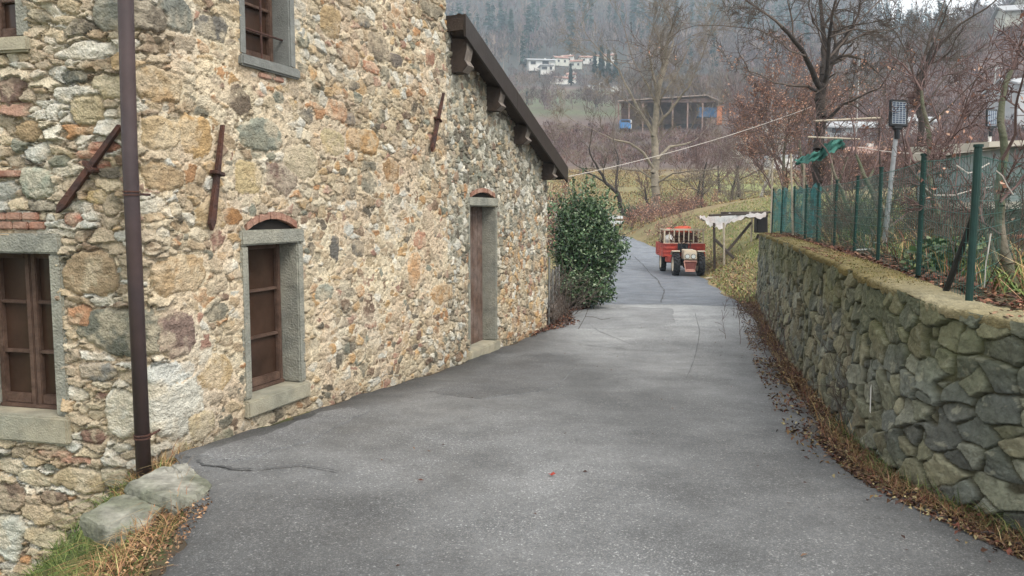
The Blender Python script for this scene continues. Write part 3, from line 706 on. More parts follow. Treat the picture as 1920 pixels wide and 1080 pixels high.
# iron wall anchors
def anchor(p0, p1, face, w0=.028, w1=.055):
    W_ = WR if face == 'R' else WL; a = W_(*p0); b = W_(*p1); m_ = MB()
    A = onw(a[0], a[1], .05, face); B = onw(b[0], b[1], .05, face); ax = (B-A); L_ = ax.length; ax.normalize()
    nn = n_r if face == 'R' else n_l; N = Vector((nn.x, nn.y, 0)); sd_ = ax.cross(N)
    pts = [A-sd_*w0*.3, A+sd_*w0*.3, B-ax*.03+sd_*w1*.5, B+ax*.015-sd_*w1*.1, B-ax*.05-sd_*w1*.5]
    m_.prism([p+N*.018 for p in pts], -N*.03)
    c = A.lerp(B, .47); M = Matrix((sd_, N, ax)).transposed()
    m_.box(c, (.10, .075, .028), M, .008)
    return child(m_.build('wall_anchor', iron))
anchor((406, 235), (385, 428), 'R'); anchor((824, 175), (802, 282), 'R', .03, .06); 
anchor((236, 238), (121, 396), 'L', .05, .05)
# eaves and roof of the annex along the wall
capm = mat('brown_sheet_metal', (.045, .036, .032), .2, 5, .42, .1, 30, metallic=.3)
soff = mat('soffit_wood', (.05, .036, .028), .3, 12, .8, .4, 50)
e_ = .25
s0r, s1r = SJ+.015, 9.05
def rk(s): return float(rake(s))
m_ = MB()
th = .30
def roofbox(m_, sa, sb, h0, h1, lo, hi):
    q = []
    for dz in (lo, hi):
        for (s, h) in ((sa, h0), (sb, h0), (sb, h1), (sa, h1)): q.append(onw(s, rk(s)+dz, h))
    if h1 > h0: q = q[:4][::-1]+q[4:][::-1]
    m_.hexa(q)
roofbox(m_, s0r, s1r, e_-.03, -6.0, .055, .20)
rf = child(m_.build('roof', soff)); rf['label'] = 'sloping annex roof with dark brown metal verge'
m_ = MB(); roofbox(m_, s0r, 6.48, e_, e_-.028, -.02, .235); roofbox(m_, s0r, 6.48, e_-.028, -.2, .202, .232)
m_.build('verge_board', capm).parent = rf
m_ = MB(); roofbox(m_, 6.488, s1r+.02, e_, e_-.028, -.02, .235); roofbox(m_, 6.488, s1r+.02, e_-.028, -.2, .202, .232)
m_.build('verge_board', capm).parent = rf
m_ = MB(); roofbox(m_, s1r, s1r+.022, e_-.028, -6, .03, .232); m_.build('gutter_board', capm).parent = rf
m_ = MB()   # curved clay tiles seen from above and the sides
for k in range(26):
    hh = e_-.12-k*.235
    for j in range(11):
        sa = s0r+.06+j*.40; sb = min(sa+.44, s1r)
        m_.tube([onw(sa, rk(sa)+.215+.02*0, hh), onw(sb, rk(sb)+.235, hh)], [.082, .095], 6, False)
m_.build('roof_tile', mat('clay_tiles', (.24, .12, .08), .4, 6, .9, .4, 30, c2=(.16, .11, .09))).parent = rf
endm = mat('beam_end_wood', (.20, .17, .145), .35, 20, .85, .5, 60)
for i, (sc, hgt, ww) in enumerate([(4.80, .37, .20), (5.93, .29, .19), (7.02, .26, .19), (8.38, .25, .18)]):
    top = rk(sc+ww/2)+.045
    m_ = MB()
    A = [(-.10, top+.05), (e_-.045, top+.0), (e_-.045, top-hgt*.30), (e_-.075, top-hgt*.62), (e_-.03, top-hgt*.80), (e_-.10, top-hgt), (-.10, top-hgt)]
    n0 = d_r*ww; m_.prism([onw(sc, z, h) for h, z in A], (n0.x, n0.y, 0)); pu = m_.build('purlin', soff); pu.parent = rf
    m_ = MB(); B_ = [(e_-.045, top-.0), (e_-.045, top-hgt*.30), (e_-.075, top-hgt*.62), (e_-.03, top-hgt*.80), (e_-.10, top-hgt)]
    vs = []; fs = []
    for h, z in B_:
        for s in (sc+.004, sc+ww-.004): vs.append(onw(s, z, h+.004))
    for k_ in range(len(B_)-1): fs.append([2*k_, 2*k_+1, 2*k_+3, 2*k_+2])
    m_.add(vs, fs)
    m_.build('purlin_end', endm).parent = pu
# walls behind what shows: the upper storey, backs and the roof of the main block
m_ = MB()
def vol(sl_, sr_, zb, zt0, zt1, h0, h1):
    m_.hexa([onw(sl_, zb, h0), onw(sr_, zb, h0), onw(sr_, zb, h1), onw(sl_, zb, h1), onw(sl_, zt0, h0), onw(sr_, zt1, h0), onw(sr_, zt1, h1), onw(sl_, zt0, h1)])
vol(.01, SJ-.01, 4.29, 5.7, 4.30, 0.0, -6)
vol(SJ-.3, SJ-.012, -.3, 4.38, 4.29, -.36, -6)
vol(.4, SJ-.3, -1.2, 4.3, 4.3, -5.7, -6)
child(m_.build('upper_wall', mat('plain_stone', (.34, .29, .22), .4, 7, .9, .9, 12, c2=(.24, .2, .16))))
m_ = MB(); vol(SJ, S1-.05, -.4, rk(SJ)+.03, rk(S1-.05)+.03, -5.6, -6); child(m_.build('back_wall', MATS['plain_stone']))
m_ = MB()
q = []
for dz in (.0, .18):
    for (s, h) in ((-.3, .2), (SJ+.16, .2), (SJ+.16, -6.3), (-.3, -6.3)): q.append(onw(s, 4.30+.30*(SJ-s)+dz, h))
m_.hexa(q); mr_ = child(m_.build('main_roof', soff))
# rear wall of the left face: plain continuation out of the photo
m_ = MB(); a = onw(-2.74, 0, 0, 'L'); b = onw(-6.5, 0, 0, 'L')
dn = Vector((n_l.x, n_l.y, 0)); zl = (-1.6, 5.7)
m_.hexa([a+Vector((0, 0, zl[0])), a-dn*.35+Vector((0, 0, zl[0])), b-dn*.35+Vector((0, 0, zl[0])), b+Vector((0, 0, zl[0])), a+Vector((0, 0, zl[1])), a-dn*.35+Vector((0, 0, zl[1])), b-dn*.35+Vector((0, 0, zl[1])), b+Vector((0, 0, zl[1]))])
a = onw(-.02, 0, -.01, 'L'); b = onw(-2.74, 0, -.01, 'L')
m_.hexa([a+Vector((0, 0, 4.29)), a-dn*.35+Vector((0, 0, 4.29)), b-dn*.35+Vector((0, 0, 4.29)), b+Vector((0, 0, 4.29)), a+Vector((0, 0, 5.7)), a-dn*.35+Vector((0, 0, 5.7)), b-dn*.35+Vector((0, 0, 5.7)), b+Vector((0, 0, 5.7))])
child(m_.build('side_wall', MATS['plain_stone']))
# downpipe
pipem = mat('brown_pipe', (.085, .058, .056), .18, 6, .45, .1, 30, c2=(.065, .048, .05))
m_ = MB(); top = P(233, -60, 5.02); bot = P(270, 893, 4.98)
top = Vector((bot.x-.005, 5.06, 3.9)); 
pts = [Vector((bot.x+.0, bot.y, bot.z-.05)), Vector((bot.x, bot.y, 2.0)), top, top+Vector((0, 0, 1.2))]
m_.tube(pts, .046, 20); dp = child(m_.build('downpipe', pipem, smooth=True))
m_ = MB()
for py, yy in ((367, bot.y), (822, bot.y)):
    m_ = MB()
    z = P(260, py, yy).z
    for dz in (0, .02): m_.tube([(bot.x, bot.y, z+dz), (bot.x, bot.y, z+dz+.009)], .052, 20)
    m_.tube([(bot.x+.03, bot.y, z+.01), (bot.x+.04, bot.y+.16, z+.01)], .008, 6)
    m_.build('pipe_bracket', iron).parent = dp
# flat boundary slabs at the foot of the corner
slabm = mat('slab_stone', (.29, .28, .24), .5, 11, .95, 1.0, 22, c2=(.15, .155, .115))
def slab(poly, thick, name, lab, seed):
    r = random.Random(seed); top = []
    for (x, y, Yd) in poly: top.append(P(x, y, Yd))
    c = sum(top, Vector())/len(top); n = 40; ring = []
    L_ = len(top)
    for i in range(n):
        t = i/n*L_; k = int(t) % L_; p = top[k].lerp(top[(k+1) % L_], t-int(t)); d = (p-c); p = c+d*(1+r.uniform(-.035, .035)); ring.append(p)
    vs = []; fs = []
    levels = [(0.0, .0), (.35, .004), (.7, .002), (.93, -.0), (1.0, -.022), (1.02, -thick*.5), (.95, -thick)]
    for f_, dz in levels:
        for p in ring:
            q = c.lerp(p, f_*(1+r.uniform(-.012, .012)) if f_ else .001); q.z += dz+r.uniform(-.006, .006)*(f_ > .5); vs.append(q)
    for l in range(len(levels)-1):
        for i in range(n): fs.append([l*n+i, (l+1)*n+i, (l+1)*n+(i+1) % n, l*n+(i+1) % n])
    o = npmesh(name, np.array([tuple(x) for x in vs]), fs, slabm); tag(o, lab, 'stone slab', 'boundary slabs at the house corner'); return o
def gp(x, y, z):  # pixel on horizontal plane z
    a = P(x, y, 1)-Vector((0, 0, EYE)); t = (z-EYE)/a.z; return (x, y, t)
slab([gp(232, 905, .08), gp(300, 875, .08), gp(345, 872, .07), gp(398, 903, .06), gp(372, 930, .06), gp(320, 940, .07)], .10, 'stone_slab', 'grey mossy slab nearer the road edge, right of the downpipe foot', 4)
slab([gp(150, 965, .02), gp(228, 922, .03), gp(310, 945, .02), gp(275, 985, -.02), gp(232, 996, -.03), gp(180, 985, -.03)], .10, 'stone_slab', 'green-grey lichened slab below the other, jutting over the grass bank', 5)
slab([gp(322, 872, .085), gp(350, 868, .085), gp(368, 884, .08), gp(340, 886, .08)], .10, 'kerb_stone', 'small pale stone at the wall foot where the asphalt crack begins', 6)
# ------------------------------------------------------------------ retaining wall on the right
WB = [(3.9, -2.0), (3.35, 1.0), (2.80, 3.1), (2.57, 3.89), (2.42, 4.6), (2.50, 5.4), (2.89, 7.1), (3.52, 9.65), (4.28, 12.7), (5.0, 15.6), (5.68, 18.2)]
WT = [1.0, 1.02, 1.05, 1.06, 1.085, 1.142, 1.176, 1.178, 1.18, 1.17, 1.15]
wy = np.array([p[1] for p in WB]); wx = np.array([p[0] for p in WB])
yy = np.linspace(-2, 18.2, 4000); xx = np.interp(yy, wy, wx)
k_ = np.ones(121)/121; xs_ = np.convolve(np.pad(xx, 60, 'edge'), k_, 'valid'); xs_[0] = xx[0]; xs_[-1] = xx[-1]
ln = np.concatenate([[0], np.cumsum(np.hypot(np.diff(xs_), np.diff(yy)))])
def wall_at(l):
    y = np.interp(l, ln, yy); x = np.interp(l, ln, xs_); dx = np.interp(l+.05, ln, xs_)-np.interp(l-.05, ln, xs_); dy = np.interp(l+.05, ln, yy)-np.interp(l-.05, ln, yy)
    n = np.hypot(dx, dy); return x, y, -dy/n, dx/n   # normal to the left (towards the lane)
def wtop(y): return np.interp(y, wy, WT)
dsr = .011
Lw = ln[-1]; nl_ = int(Lw/dsr); nh = int(1.75/dsr)
h, prof, ci, bi = flagstones(nl_, nh, dsr, 51, .18, 1.0, .016, .022)
nz1 = vnoise(h.shape, 3, 61, 2); nz2 = vnoise(h.shape, 14, 62, 3); nz3 = vnoise(h.shape, 70, 63, 3)
h = h*.85+.004*nz1+.006*nz2*prof+(1-prof)*.006*nz1; h += .006*prof*(np.abs(vnoise(h.shape, 10, 66, 2))-.2)
pal = hexc((112, 114, 98), (124, 124, 104), (98, 102, 96), (126, 124, 104), (104, 108, 100), (90, 92, 86), (120, 116, 98), (116, 118, 106))
c = pal[ci]*np.random.default_rng(5).uniform(.80, 1.22, int(bi.max())+1)[bi][..., None]*(1+.22*nz2[..., None]+.14*nz1[..., None]); lich = (vnoise(h.shape, 7, 71, 3) > .34)[..., None]*prof[..., None]; c = c*(1-.5*lich)+np.array(srgb(150, 150, 132))*.5*lich
mor = np.array(srgb(72, 70, 56))[None, None]*(1+.2*nz1[..., None]); c = c*prof[..., None]+mor*(1-prof)[..., None]
hz_ = (np.arange(nh)*dsr)[:, None]*np.ones((1, nl_))
mossm = np.clip(sstep(.85, 1.5, hz_)+nz3*.9-.2, 0, 1)*.5; moss = np.array(srgb(94, 98, 52))
c = c*(1-mossm[..., None])+moss*mossm[..., None]*(.8+.3*nz2[..., None])
c = np.clip(c*1.08*np.array([1.0, .985, .975]), .01, 1)
l = np.arange(nl_)*dsr; x, y, nxn, nyn = wall_at(l); gb = groad(y)-.12; tt = wtop(y)
Z = gb[None]+hz_*((tt-gb)/(nh*dsr-dsr))[None]
bat = (1-hz_/1.75)*.05
V = np.stack([x[None]+nxn[None]*(h+bat), y[None]+nyn[None]*(h+bat), Z], -1).reshape(-1, 3)
ii, jj = np.meshgrid(np.arange(nh-1), np.arange(nl_-1), indexing='ij')
Fq = np.stack([ii*nl_+jj+1, ii*nl_+jj, (ii+1)*nl_+jj, (ii+1)*nl_+jj+1], -1).reshape(-1, 4)
RW = empty('retaining_wall', (2.5, 5.4, 0), label='mossy green-grey flagstone retaining wall along the right of the lane', cat='wall')
child(npmesh('wall', V, Fq, mat('flagstone', (1, 1, 1), .30, 16, .93, 1.0, 34, vcol=True), None, col=c.reshape(-1, 3), smooth=True), RW)
# coping
l = np.linspace(0, Lw, 900); x, y, nxn, nyn = wall_at(l); tt = wtop(y)
rgc = np.random.default_rng(8); pr = []
sec = [(.040, -.05), (.050, -.014), (.038, .004), (.0, .010), (-.12, .012), (-.24, .006), (-.30, -.02), (-.31, -1.2)]
w1_ = np.convolve(rgc.normal(size=len(l)+8), np.ones(9)/9, 'valid')
for o_, dz in sec:
    j_ = w1_*.05+rgc.normal(size=len(l))*.003
    pr.append(np.stack([x+nxn*(o_+j_*(o_ > -.25)), y+nyn*(o_+j_*(o_ > -.25)), tt+dz+rgc.normal(size=len(l))*.005], 1))
V = np.array(pr); ns_, n_ = V.shape[:2]
ii, jj = np.meshgrid(np.arange(ns_-1), np.arange(n_-1), indexing='ij'); Fq = np.stack([ii*n_+jj, (ii+1)*n_+jj, (ii+1)*n_+jj+1, ii*n_+jj+1], -1).reshape(-1, 4)
cc = np.zeros((ns_, n_, 3)); mo = np.clip(.25+sstep(4.9, 6.0, y)*1.0+.35*np.sin(l*2.1)*np.sin(l*5.3), 0, 1)
edge_ = np.array([1, .8, .4, .15, .2, .5, .7, 1])[:, None]
mk_ = np.clip(mo[None]*.8+edge_*.35, 0, 1)[..., None]
cc = np.array(srgb(146, 138, 112))*(1-mk_)+np.array(srgb(112, 100, 62))*mk_
child(npmesh('coping', V.reshape(-1, 3), Fq, mat('mossy_coping', (1, 1, 1), .35, 14, .95, .8, 60, vcol=True), None, col=cc.reshape(-1, 3), smooth=True), RW)
# end face of the wall
m_ = MB(); xe, ye = xs_[-1], yy[-1]; nxe, nye = wall_at(Lw-.1)[2:]
a = Vector((xe+nxe*.06, ye+nye*.06, -.6)); b = Vector((xe-nxe*.3, ye-nye*.3, -.6)); dv = Vector((-nye, nxe, 0))*-.02
m_.hexa([a, b, b+Vector((.0, .03, 0)), a+Vector((0, .03, 0)), a+Vector((0, 0, 1.74)), b+Vector((0, 0, 1.74)), b+Vector((0, .03, 1.74)), a+Vector((0, .03, 1.74))])
child(m_.build('end_face', MATS['plain_stone']), RW)
# ------------------------------------------------------------------ garden soil
def zsoil(X, Y): return wtop(np.clip(Y, -2, 18.2))-.015+.035*np.maximum(X-np.interp(Y, yy, xs_)-.3, 0)+.035*wav(X*4, Y*4, 6)
us = np.concatenate([[0.18, .29, .36], np.linspace(.45, 3, 26), np.linspace(3.3, 15, 30)]); ls = np.linspace(0, Lw-.02, 170)
x, y, nxn, nyn = wall_at(ls); V = []; c = []
for u_ in us:
    X_, Y_ = x-nxn*u_*(1 if u_ < 3 else 1), y-nyn*u_*(1 if u_ < 3 else .35)-(0 if u_ < 3 else 0)
    zz = zsoil(X_, Y_)-(.10 if u_ < .2 else 0); V.append(np.stack([X_, Y_, zz], 1))
    g_ = np.clip(wav(X_, Y_, 2.2)*.9+.25+.3*sstep(.8, 2.5, u_), 0, 1)[:, None]; c.append(np.array((.095, .07, .05))*(1-g_)+np.array((.10, .12, .045))*g_)
# skirts
V.append(V[-1]-np.array([0, 0, 2.2])+np.array([1.5, 0, 0])); c.append(c[-1])
V = np.array(V); c = np.array(c); e1 = V[:, -1:]+np.array([0, 1.2, -2.2]); V = np.concatenate([V, e1], 1); c = np.concatenate([c, c[:, -1:]], 1)
n_u, n_l = V.shape[:2]; ii, jj = np.meshgrid(np.arange(n_u-1), np.arange(n_l-1), indexing='ij')
Fq = np.stack([ii*n_l+jj, (ii+1)*n_l+jj, (ii+1)*n_l+jj+1, ii*n_l+jj+1], -1).reshape(-1, 4)
tag(npmesh('garden_soil', V.reshape(-1, 3), Fq, mat('soil', (1, 1, 1), .4, 6, .95, .8, 30, vcol=True), None, col=c.reshape(-1, 3), smooth=True), kind='structure')
# ------------------------------------------------------------------ wire fence
fgreen = mat('green_enamel', (.011, .038, .032), .25, 8, .5, .1, 30)
FX = [(1820, 4.6), (1722, 5.77), (1645, 7.1), (1600, 8.7), (1562, 10.2), (1530, 11.7), (1507, 13.2), (1485, 14.7), (1462, 16.2), (1445, 17.6)]
FP = [P(px, 500, Y_) for px, Y_ in FX]
FN = empty('wire_fence', (FP[0].x, FP[0].y, 1.08), label='green wire mesh fence on green posts along the top of the retaining wall', cat='fence')
def fz(p): return float(zsoil(p.x, p.y))
tops = [1.955, 1.99, 1.97, 1.97, 1.99, 2.0, 2.03, 2.06, 2.08, 2.1]
for i, p in enumerate(FP):
    m_ = MB(); r_ = .021 if i < 1 else (.019 if i < 2 else .017); lean = random.uniform(-.01, .02)
    m_.tube([(p.x, p.y, fz(p)-.1), (p.x+lean, p.y, tops[i]+.02)], r_, 10); m_.tube([(p.x+lean, p.y, tops[i]+.02), (p.x+lean, p.y, tops[i]+.035)], r_+.006, 10)
    child(m_.build('post', fgreen), FN)
ex = [Vector((3.97, 6.2, 0)), Vector((5.2, 7.6, 0)), Vector((6.6, 9.2, 0))]
for p in ex[1:]:
    m_ = MB(); m_.tube([(p.x, p.y, fz(p)-.1), (p.x, p.y, 2.02)], .024, 8); child(m_.build('post', fgreen), FN)
m_ = MB(); a = P(1828, 400, 4.66); b = P(1768, 553, 5.0); m_.tube([a, (b.x, b.y, fz(b)-.03)], .019, 8); child(m_.build('strut', mat('dark_iron', (.02, .022, .022), .2, 8, .6, .1)), FN)
segs = []
def meshrun(p, q, z0, z1, t0, t1, dv=.055, dh=.085, r_=.0015):
    L_ = (Vector((q.x, q.y, 0))-Vector((p.x, p.y, 0))).length; n = int(L_/dv)
    for k in range(n+1):
        t = k/n; x = p.x+(q.x-p.x)*t; y = p.y+(q.y-p.y)*t; a = z0+(z1-z0)*t; b = t0+(t1-t0)*t; segs.append(((x, y, a), (x, y, b), r_, r_))
    for k in range(11):
        f_ = k/10; pr_ = None
        for j in range(7):
            t = j/6; sag = .012*math.sin(t*math.pi)*(f_)
            cpt = (p.x+(q.x-p.x)*t, p.y+(q.y-p.y)*t, (z0+(z1-z0)*t)*(1-f_)+(t0+(t1-t0)*t)*f_-sag)
            if pr_: segs.append((pr_, cpt, r_*(2.2 if k == 10 else 1.2), r_*(2.2 if k == 10 else 1.2)))
            pr_ = cpt
for i in range(len(FP)-1): meshrun(FP[i], FP[i+1], fz(FP[i])+.02, fz(FP[i+1])+.02, tops[i]-.02, tops[i+1]-.02)
meshrun(FP[0], ex[0], fz(FP[0]), fz(ex[0]), 1.93, 1.97); meshrun(ex[0], ex[1], fz(ex[0]), fz(ex[1]), 1.97, 1.99); meshrun(ex[1], ex[2], fz(ex[1]), fz(ex[2]), 1.99, 2.0)
v, f = segtubes(segs, 3); child(npmesh('wire_mesh', v, f, mat('mesh_green', (.03, .12, .10), .2, 8, .5, 0)), FN)
# blue-green shade net tied along the far bays
netm = bpy.data.materials.new('shade_net'); netm.use_nodes = True; n = netm.node_tree; b = n.nodes['Principled BSDF']; b.inputs['Base Color'].default_value = (.05, .27, .29, 1); b.inputs['Roughness'].default_value = .8
nz = n.nodes.new('ShaderNodeTexNoise'); nz.inputs['Scale'].default_value = 4; nz.inputs['Detail'].default_value = 5; mr = n.nodes.new('ShaderNodeMapRange')
mr.inputs['From Min'].default_value = .3; mr.inputs['From Max'].default_value = .7; mr.inputs['To Min'].default_value = .3; mr.inputs['To Max'].default_value = .8
n.links.new(nz.outputs['Fac'], mr.inputs['Value']); n.links.new(mr.outputs[0], b.inputs['Alpha'])
vs = []; 
NP = [P(px, 500, Y_) for px, Y_ in ((1532, 11.6), (1507, 13.3), (1485, 14.8), (1462, 16.3), (1444, 17.7))]
NP = [p+Vector((.05, .04, 0)) for p in NP]
nn_ = 60; mm_ = 10
for i in range(nn_+1):
    t = i/nn_*4; k = min(int(t), 3); p = NP[k].lerp(NP[k+1], t-k)
    for j in range(mm_+1):
        f_ = j/mm_; z = fz(p)+.06+f_*(2.02-.06+.06*t/4-fz(p)); z -= .05*math.sin(i*.7)*(f_ > .8)
        vs.append((p.x+.02*math.sin(i*1.3+j*.5), p.y+.02*math.cos(i*.9), z))
fs = np.array([[i*(mm_+1)+j, (i+1)*(mm_+1)+j, (i+1)*(mm_+1)+j+1, i*(mm_+1)+j+1] for i in range(nn_) for j in range(mm_)])
tag(npmesh('shade_net', np.array(vs), fs, netm, smooth=True), 'blue-green shade net tied upright behind the far end of the wire fence', 'net')
# ------------------------------------------------------------------ solar lamps
galv = mat('galvanised', (.36, .37, .38), .2, 10, .45, .15, 30, metallic=.5)
blackp = mat('black_plastic', (.018, .02, .024), .15, 10, .45, 0)
cell = mat('solar_cell', (.05, .075, .12), .2, 20, .2, 0, spec=.6); cellline = mat('cell_lines', (.45, .5, .55), .1, 10, .3, 0)
def solar(px, pyt, pyb, Y_, wpx, footpx, lab, pm, tilt):
    s_ = wpx/F*Y_; tp = P(px, pyb, Y_); ft = P(footpx, 480, Y_); base = Vector((ft.x, Y_+.0, 0)); base.z = float(zsoil(base.x, base.y)) if Y_ < 18 else float(T(base.x, Y_))
    L_ = empty('solar_lamp', base, label=lab, cat='lamp', group='solar lamps in the garden')
    hh = (pyb-pyt)/F*Y_
    m_ = MB(); m_.tube([base-Vector((0, 0, .1)), tp+Vector((0, .02, -.02))], [.030, .024], 10); child(m_.build('pole', pm), L_)
    M = Matrix.Rotation(R(3), 3, 'Y') @ Matrix.Rotation(R(-tilt), 3, 'X'); c_ = tp+Vector((0, 0, hh*.5+.01))
    m_ = MB(); m_.box(c_, (s_, .035, hh), M, .02); hd = child(m_.build('lamp_head', blackp), L_)
    def q(x, z, yoff=-.0195): return c_+M @ Vector((x, yoff, z))
    m_ = MB(); W2, H2 = s_*.36, hh*.40
    m_.add([q(-W2, -H2), q(W2, -H2), q(W2, H2), q(-W2, H2)], [[0, 1, 2, 3]]); m_.build('solar_panel', cell).parent = hd
    m_ = MB(); e1, e2 = s_*.010, s_*.008
    for i in range(5):
        x = -W2+W2*2*i/4; m_.add([q(x-e1, -H2, -.021), q(x+e1, -H2, -.021), q(x+e1, H2, -.021), q(x-e1, H2, -.021)], [[0, 1, 2, 3]])
    for i in range(11):
        z = -H2+H2*2*i/10; m_.add([q(-W2, z-e2, -.0215), q(W2, z-e2, -.0215), q(W2, z+e2, -.0215), q(-W2, z+e2, -.0215)], [[0, 1, 2, 3]])
    m_.build('cell_line', cellline).parent = hd
    m_ = MB(); m_.box(c_+M @ Vector((0, .01, -hh*.53)), (s_*.5, .05, hh*.14), M, .01); m_.tube([c_+M @ Vector((0, .02, -hh*.5)), tp-Vector((0, 0, .12))], .03, 8)
    child(m_.build('bracket', blackp), L_)
    return L_
solar(1683, 190, 240, 9.0, 34, 1655, 'nearer and larger solar lamp on a grey pole among the fruit trees', galv, 8)
solar(1858, 207, 241, 12.5, 21, 1846, 'farther and smaller solar lamp on a white pole before the pale cabin', mat('white_paint', (.72, .72, .7), .1, 5, .5, .05), 8)
# ------------------------------------------------------------------ trees
def grow(p, d, L_, r, lv, segs, tips, rnd, up=.15, wander=.28, kids=(3, 5), shrink=.55, ang=.75, minr=.0025, low=None):
    n = 5 if L_ > .5 else 3; p = Vector(p); d = Vector(d).normalized(); st = L_/n; r0 = r
    for i in range(n):
        r1 = max(minr, r0*(1-.55/n*1.0) if lv > 0 else r0*.8)
        d = (d+Vector((rnd.gauss(0, 1), rnd.gauss(0, 1), rnd.gauss(0, 1)))*wander*.5+Vector((0, 0, up*.3))).normalized()
        q = p+d*st; segs.append((p, q, r0, r1, lv)); p = q; r0 = r1
        if lv > 0 and i >= (1 if n > 3 else 0):
            k = rnd.randint(*kids)/n*1.6; k = int(k)+(rnd.random() < k-int(k))
            for _ in range(k):
                a = Vector((rnd.gauss(0, 1), rnd.gauss(0, 1), rnd.gauss(0, 1))); a = (a-d*a.dot(d)).normalized()
                dd = (d*math.cos(ang)+a*math.sin(ang)*rnd.uniform(.7, 1.2))
                grow(p, dd, L_*shrink*rnd.uniform(.6, 1.15), max(minr, r1*.6), lv-1, segs, tips, rnd, up, wander, kids, shrink, ang, minr)
    tips.append(tuple(p))
    if lv > 0: grow(p, d, L_*shrink*.9, max(minr, r0*.8), lv-1, segs, tips, rnd, up, wander, kids, shrink, ang, minr)
def finish_tree(root, segs, bark, twigm=None, thr=.03, k1=8, k2=3):
    big = [s[:4] for s in segs if max(s[2], s[3]) >= thr]; sm = [s[:4] for s in segs if max(s[2], s[3]) < thr]
    if big: v, f = segtubes(big, k1); child(npmesh('trunk', v, f, bark, None, smooth=True), root)
    if sm: v, f = segtubes(sm, k2); child(npmesh('crown', v, f, twigm or bark), root)
def limbtree(name, lab, cat, limbs, Y0, bark, twigm, seed, lv=2, L0=.8, dens=1.0, up=.1, minr=.003, thr=.03, leaf=None, group=None, ang=.8, kids=(3, 5), shrink=.55, k1=9, start=.25, lift=0, wander=.28):
    """limbs: (pixel polyline, width px at start, at end, depth offset at start, at end)"""
    rnd = random.Random(seed); segs = []; tips = []
    b0 = limbs[0][0][0]; base = P(b0[0], b0[1], Y0+limbs[0][3])
    root = empty(name, base, label=lab, cat=cat, group=group)
    for (pts, w0, w1, d0, d1) in limbs:
        n = len(pts); q = []
        for i, (px, py) in enumerate(pts):
            t = i/(n-1); Yd = Y0+d0+(d1-d0)*t; q.append((P(px, py, Yd), (w0+(w1-w0)*t)/2/F*Yd))
        Lt = sum((q[i+1][0]-q[i][0]).length for i in range(n-1)); acc = 0
        for i in range(n-1):
            a, ra = q[i]; b, rb = q[i+1]; l_ = (b-a).length; m = max(2, int(l_/(.12*L0+.05))); pp = a; pr_ = ra
            for j in range(1, m+1):
                t = j/m; c = a.lerp(b, t)+Vector((rnd.gauss(0, 1), rnd.gauss(0, 1), rnd.gauss(0, 1)))*pr_*.25*(j < m); r = ra+(rb-ra)*t
                segs.append((pp, c, pr_*1.02, r, 9)); pp = c; pr_ = r; acc += l_/m
                if acc/Lt > start and rnd.random() < dens*.55:
                    dr_ = (b-a).normalized(); av = Vector((rnd.gauss(0, 1), rnd.gauss(0, 1), rnd.gauss(0, 1))); av = (av-dr_*av.dot(dr_)).normalized()
                    dd = dr_*math.cos(ang)+av*math.sin(ang); LL = L0*rnd.uniform(.5, 1.2)*(1-.35*acc/Lt)
                    grow(c, dd, LL, max(minr, min(r*.6, .02*L0+.004)), lv, segs, tips, rnd, up, wander, kids, shrink, .75, minr)
        grow(q[-1][0], q[-1][0]-q[-2][0], L0, max(minr, q[-1][1]), lv, segs, tips, rnd, up, wander, kids, shrink, .75, minr)
    finish_tree(root, segs, bark, twigm, thr, k1)
    if leaf: leafset(root, tips, segs, leaf, rnd)
    return root
def leafset(root, tips, segs, leaf, rnd):
    prob, size, cols, cond = leaf; C = []
    for s in segs:
        if max(s[2], s[3]) < .012 and cond(s[1]) and rnd.random() < prob:
            for _ in range(rnd.randint(1, 3)): C.append(tuple(Vector(s[1])+Vector((rnd.gauss(0, 1), rnd.gauss(0, 1), rnd.gauss(0, 1)))*size*1.5))
    if C: child(leaves('foliage', C, size, cols, leafm, None, 1.7), root)
def gentree(name, lab, cat, base, h, r, seed, bark, twigm, lv=3, crown=.55, spread=.8, nl=7, up=.2, minr=.004, thr=.04, leaf=None, group=None, first=.3, shrink=.55, kids=(3, 5), k1=8):
    rnd = random.Random(seed); segs = []; tips = []; root = empty(name, base, label=lab, cat=cat, group=group)
    p = Vector(base)-Vector((0, 0, .2)); q = []; n = 10; d = Vector((rnd.uniform(-.06, .06), rnd.uniform(-.06, .06), 1))
    for i in range(n+1):
        q.append(p.copy()); d = (d+Vector((rnd.gauss(0, .07), rnd.gauss(0, .07), .1))).normalized(); p = p+d*h*.8/n
    for i in range(n): segs.append((q[i], q[i+1], r*(1-i/n*.8), r*(1-(i+1)/n*.8), 9))
    for i in range(nl):
        t = first+(1-first)*(i+rnd.random()*.6)/nl; x = t*n; k = min(int(x), n-1); c = q[k].lerp(q[k+1], x-k); a = i*2.4+rnd.uniform(-.5, .5)
        dd = Vector((math.cos(a)*spread, math.sin(a)*spread, .75+rnd.uniform(-.15, .3))); LL = h*crown*(1-.55*t)*rnd.uniform(.75, 1.15)
        grow(c, dd, LL, max(minr, r*(1-t*.8)*.5), lv, segs, tips, rnd, up, .3, kids, shrink, .7, minr)
    grow(q[-1], (0, 0, 1), h*crown*.5, max(minr, r*.2), lv, segs, tips, rnd, up, .3, kids, shrink, .7, minr)
    finish_tree(root, segs, bark, twigm, thr, k1)
    if leaf: leafset(root, tips, segs, leaf, rnd)
    return root
leafm = mat('leaf', (1, 1, 1), .3, 3, .75, 0, vcol=True)
evm = mat('evergreen_leaf', (1, 1, 1), .25, 3, .38, 0, vcol=True, spec=.5)
barkd = mat('dark_bark', (.055, .045, .04), .4, 12, .95, .7, 30)
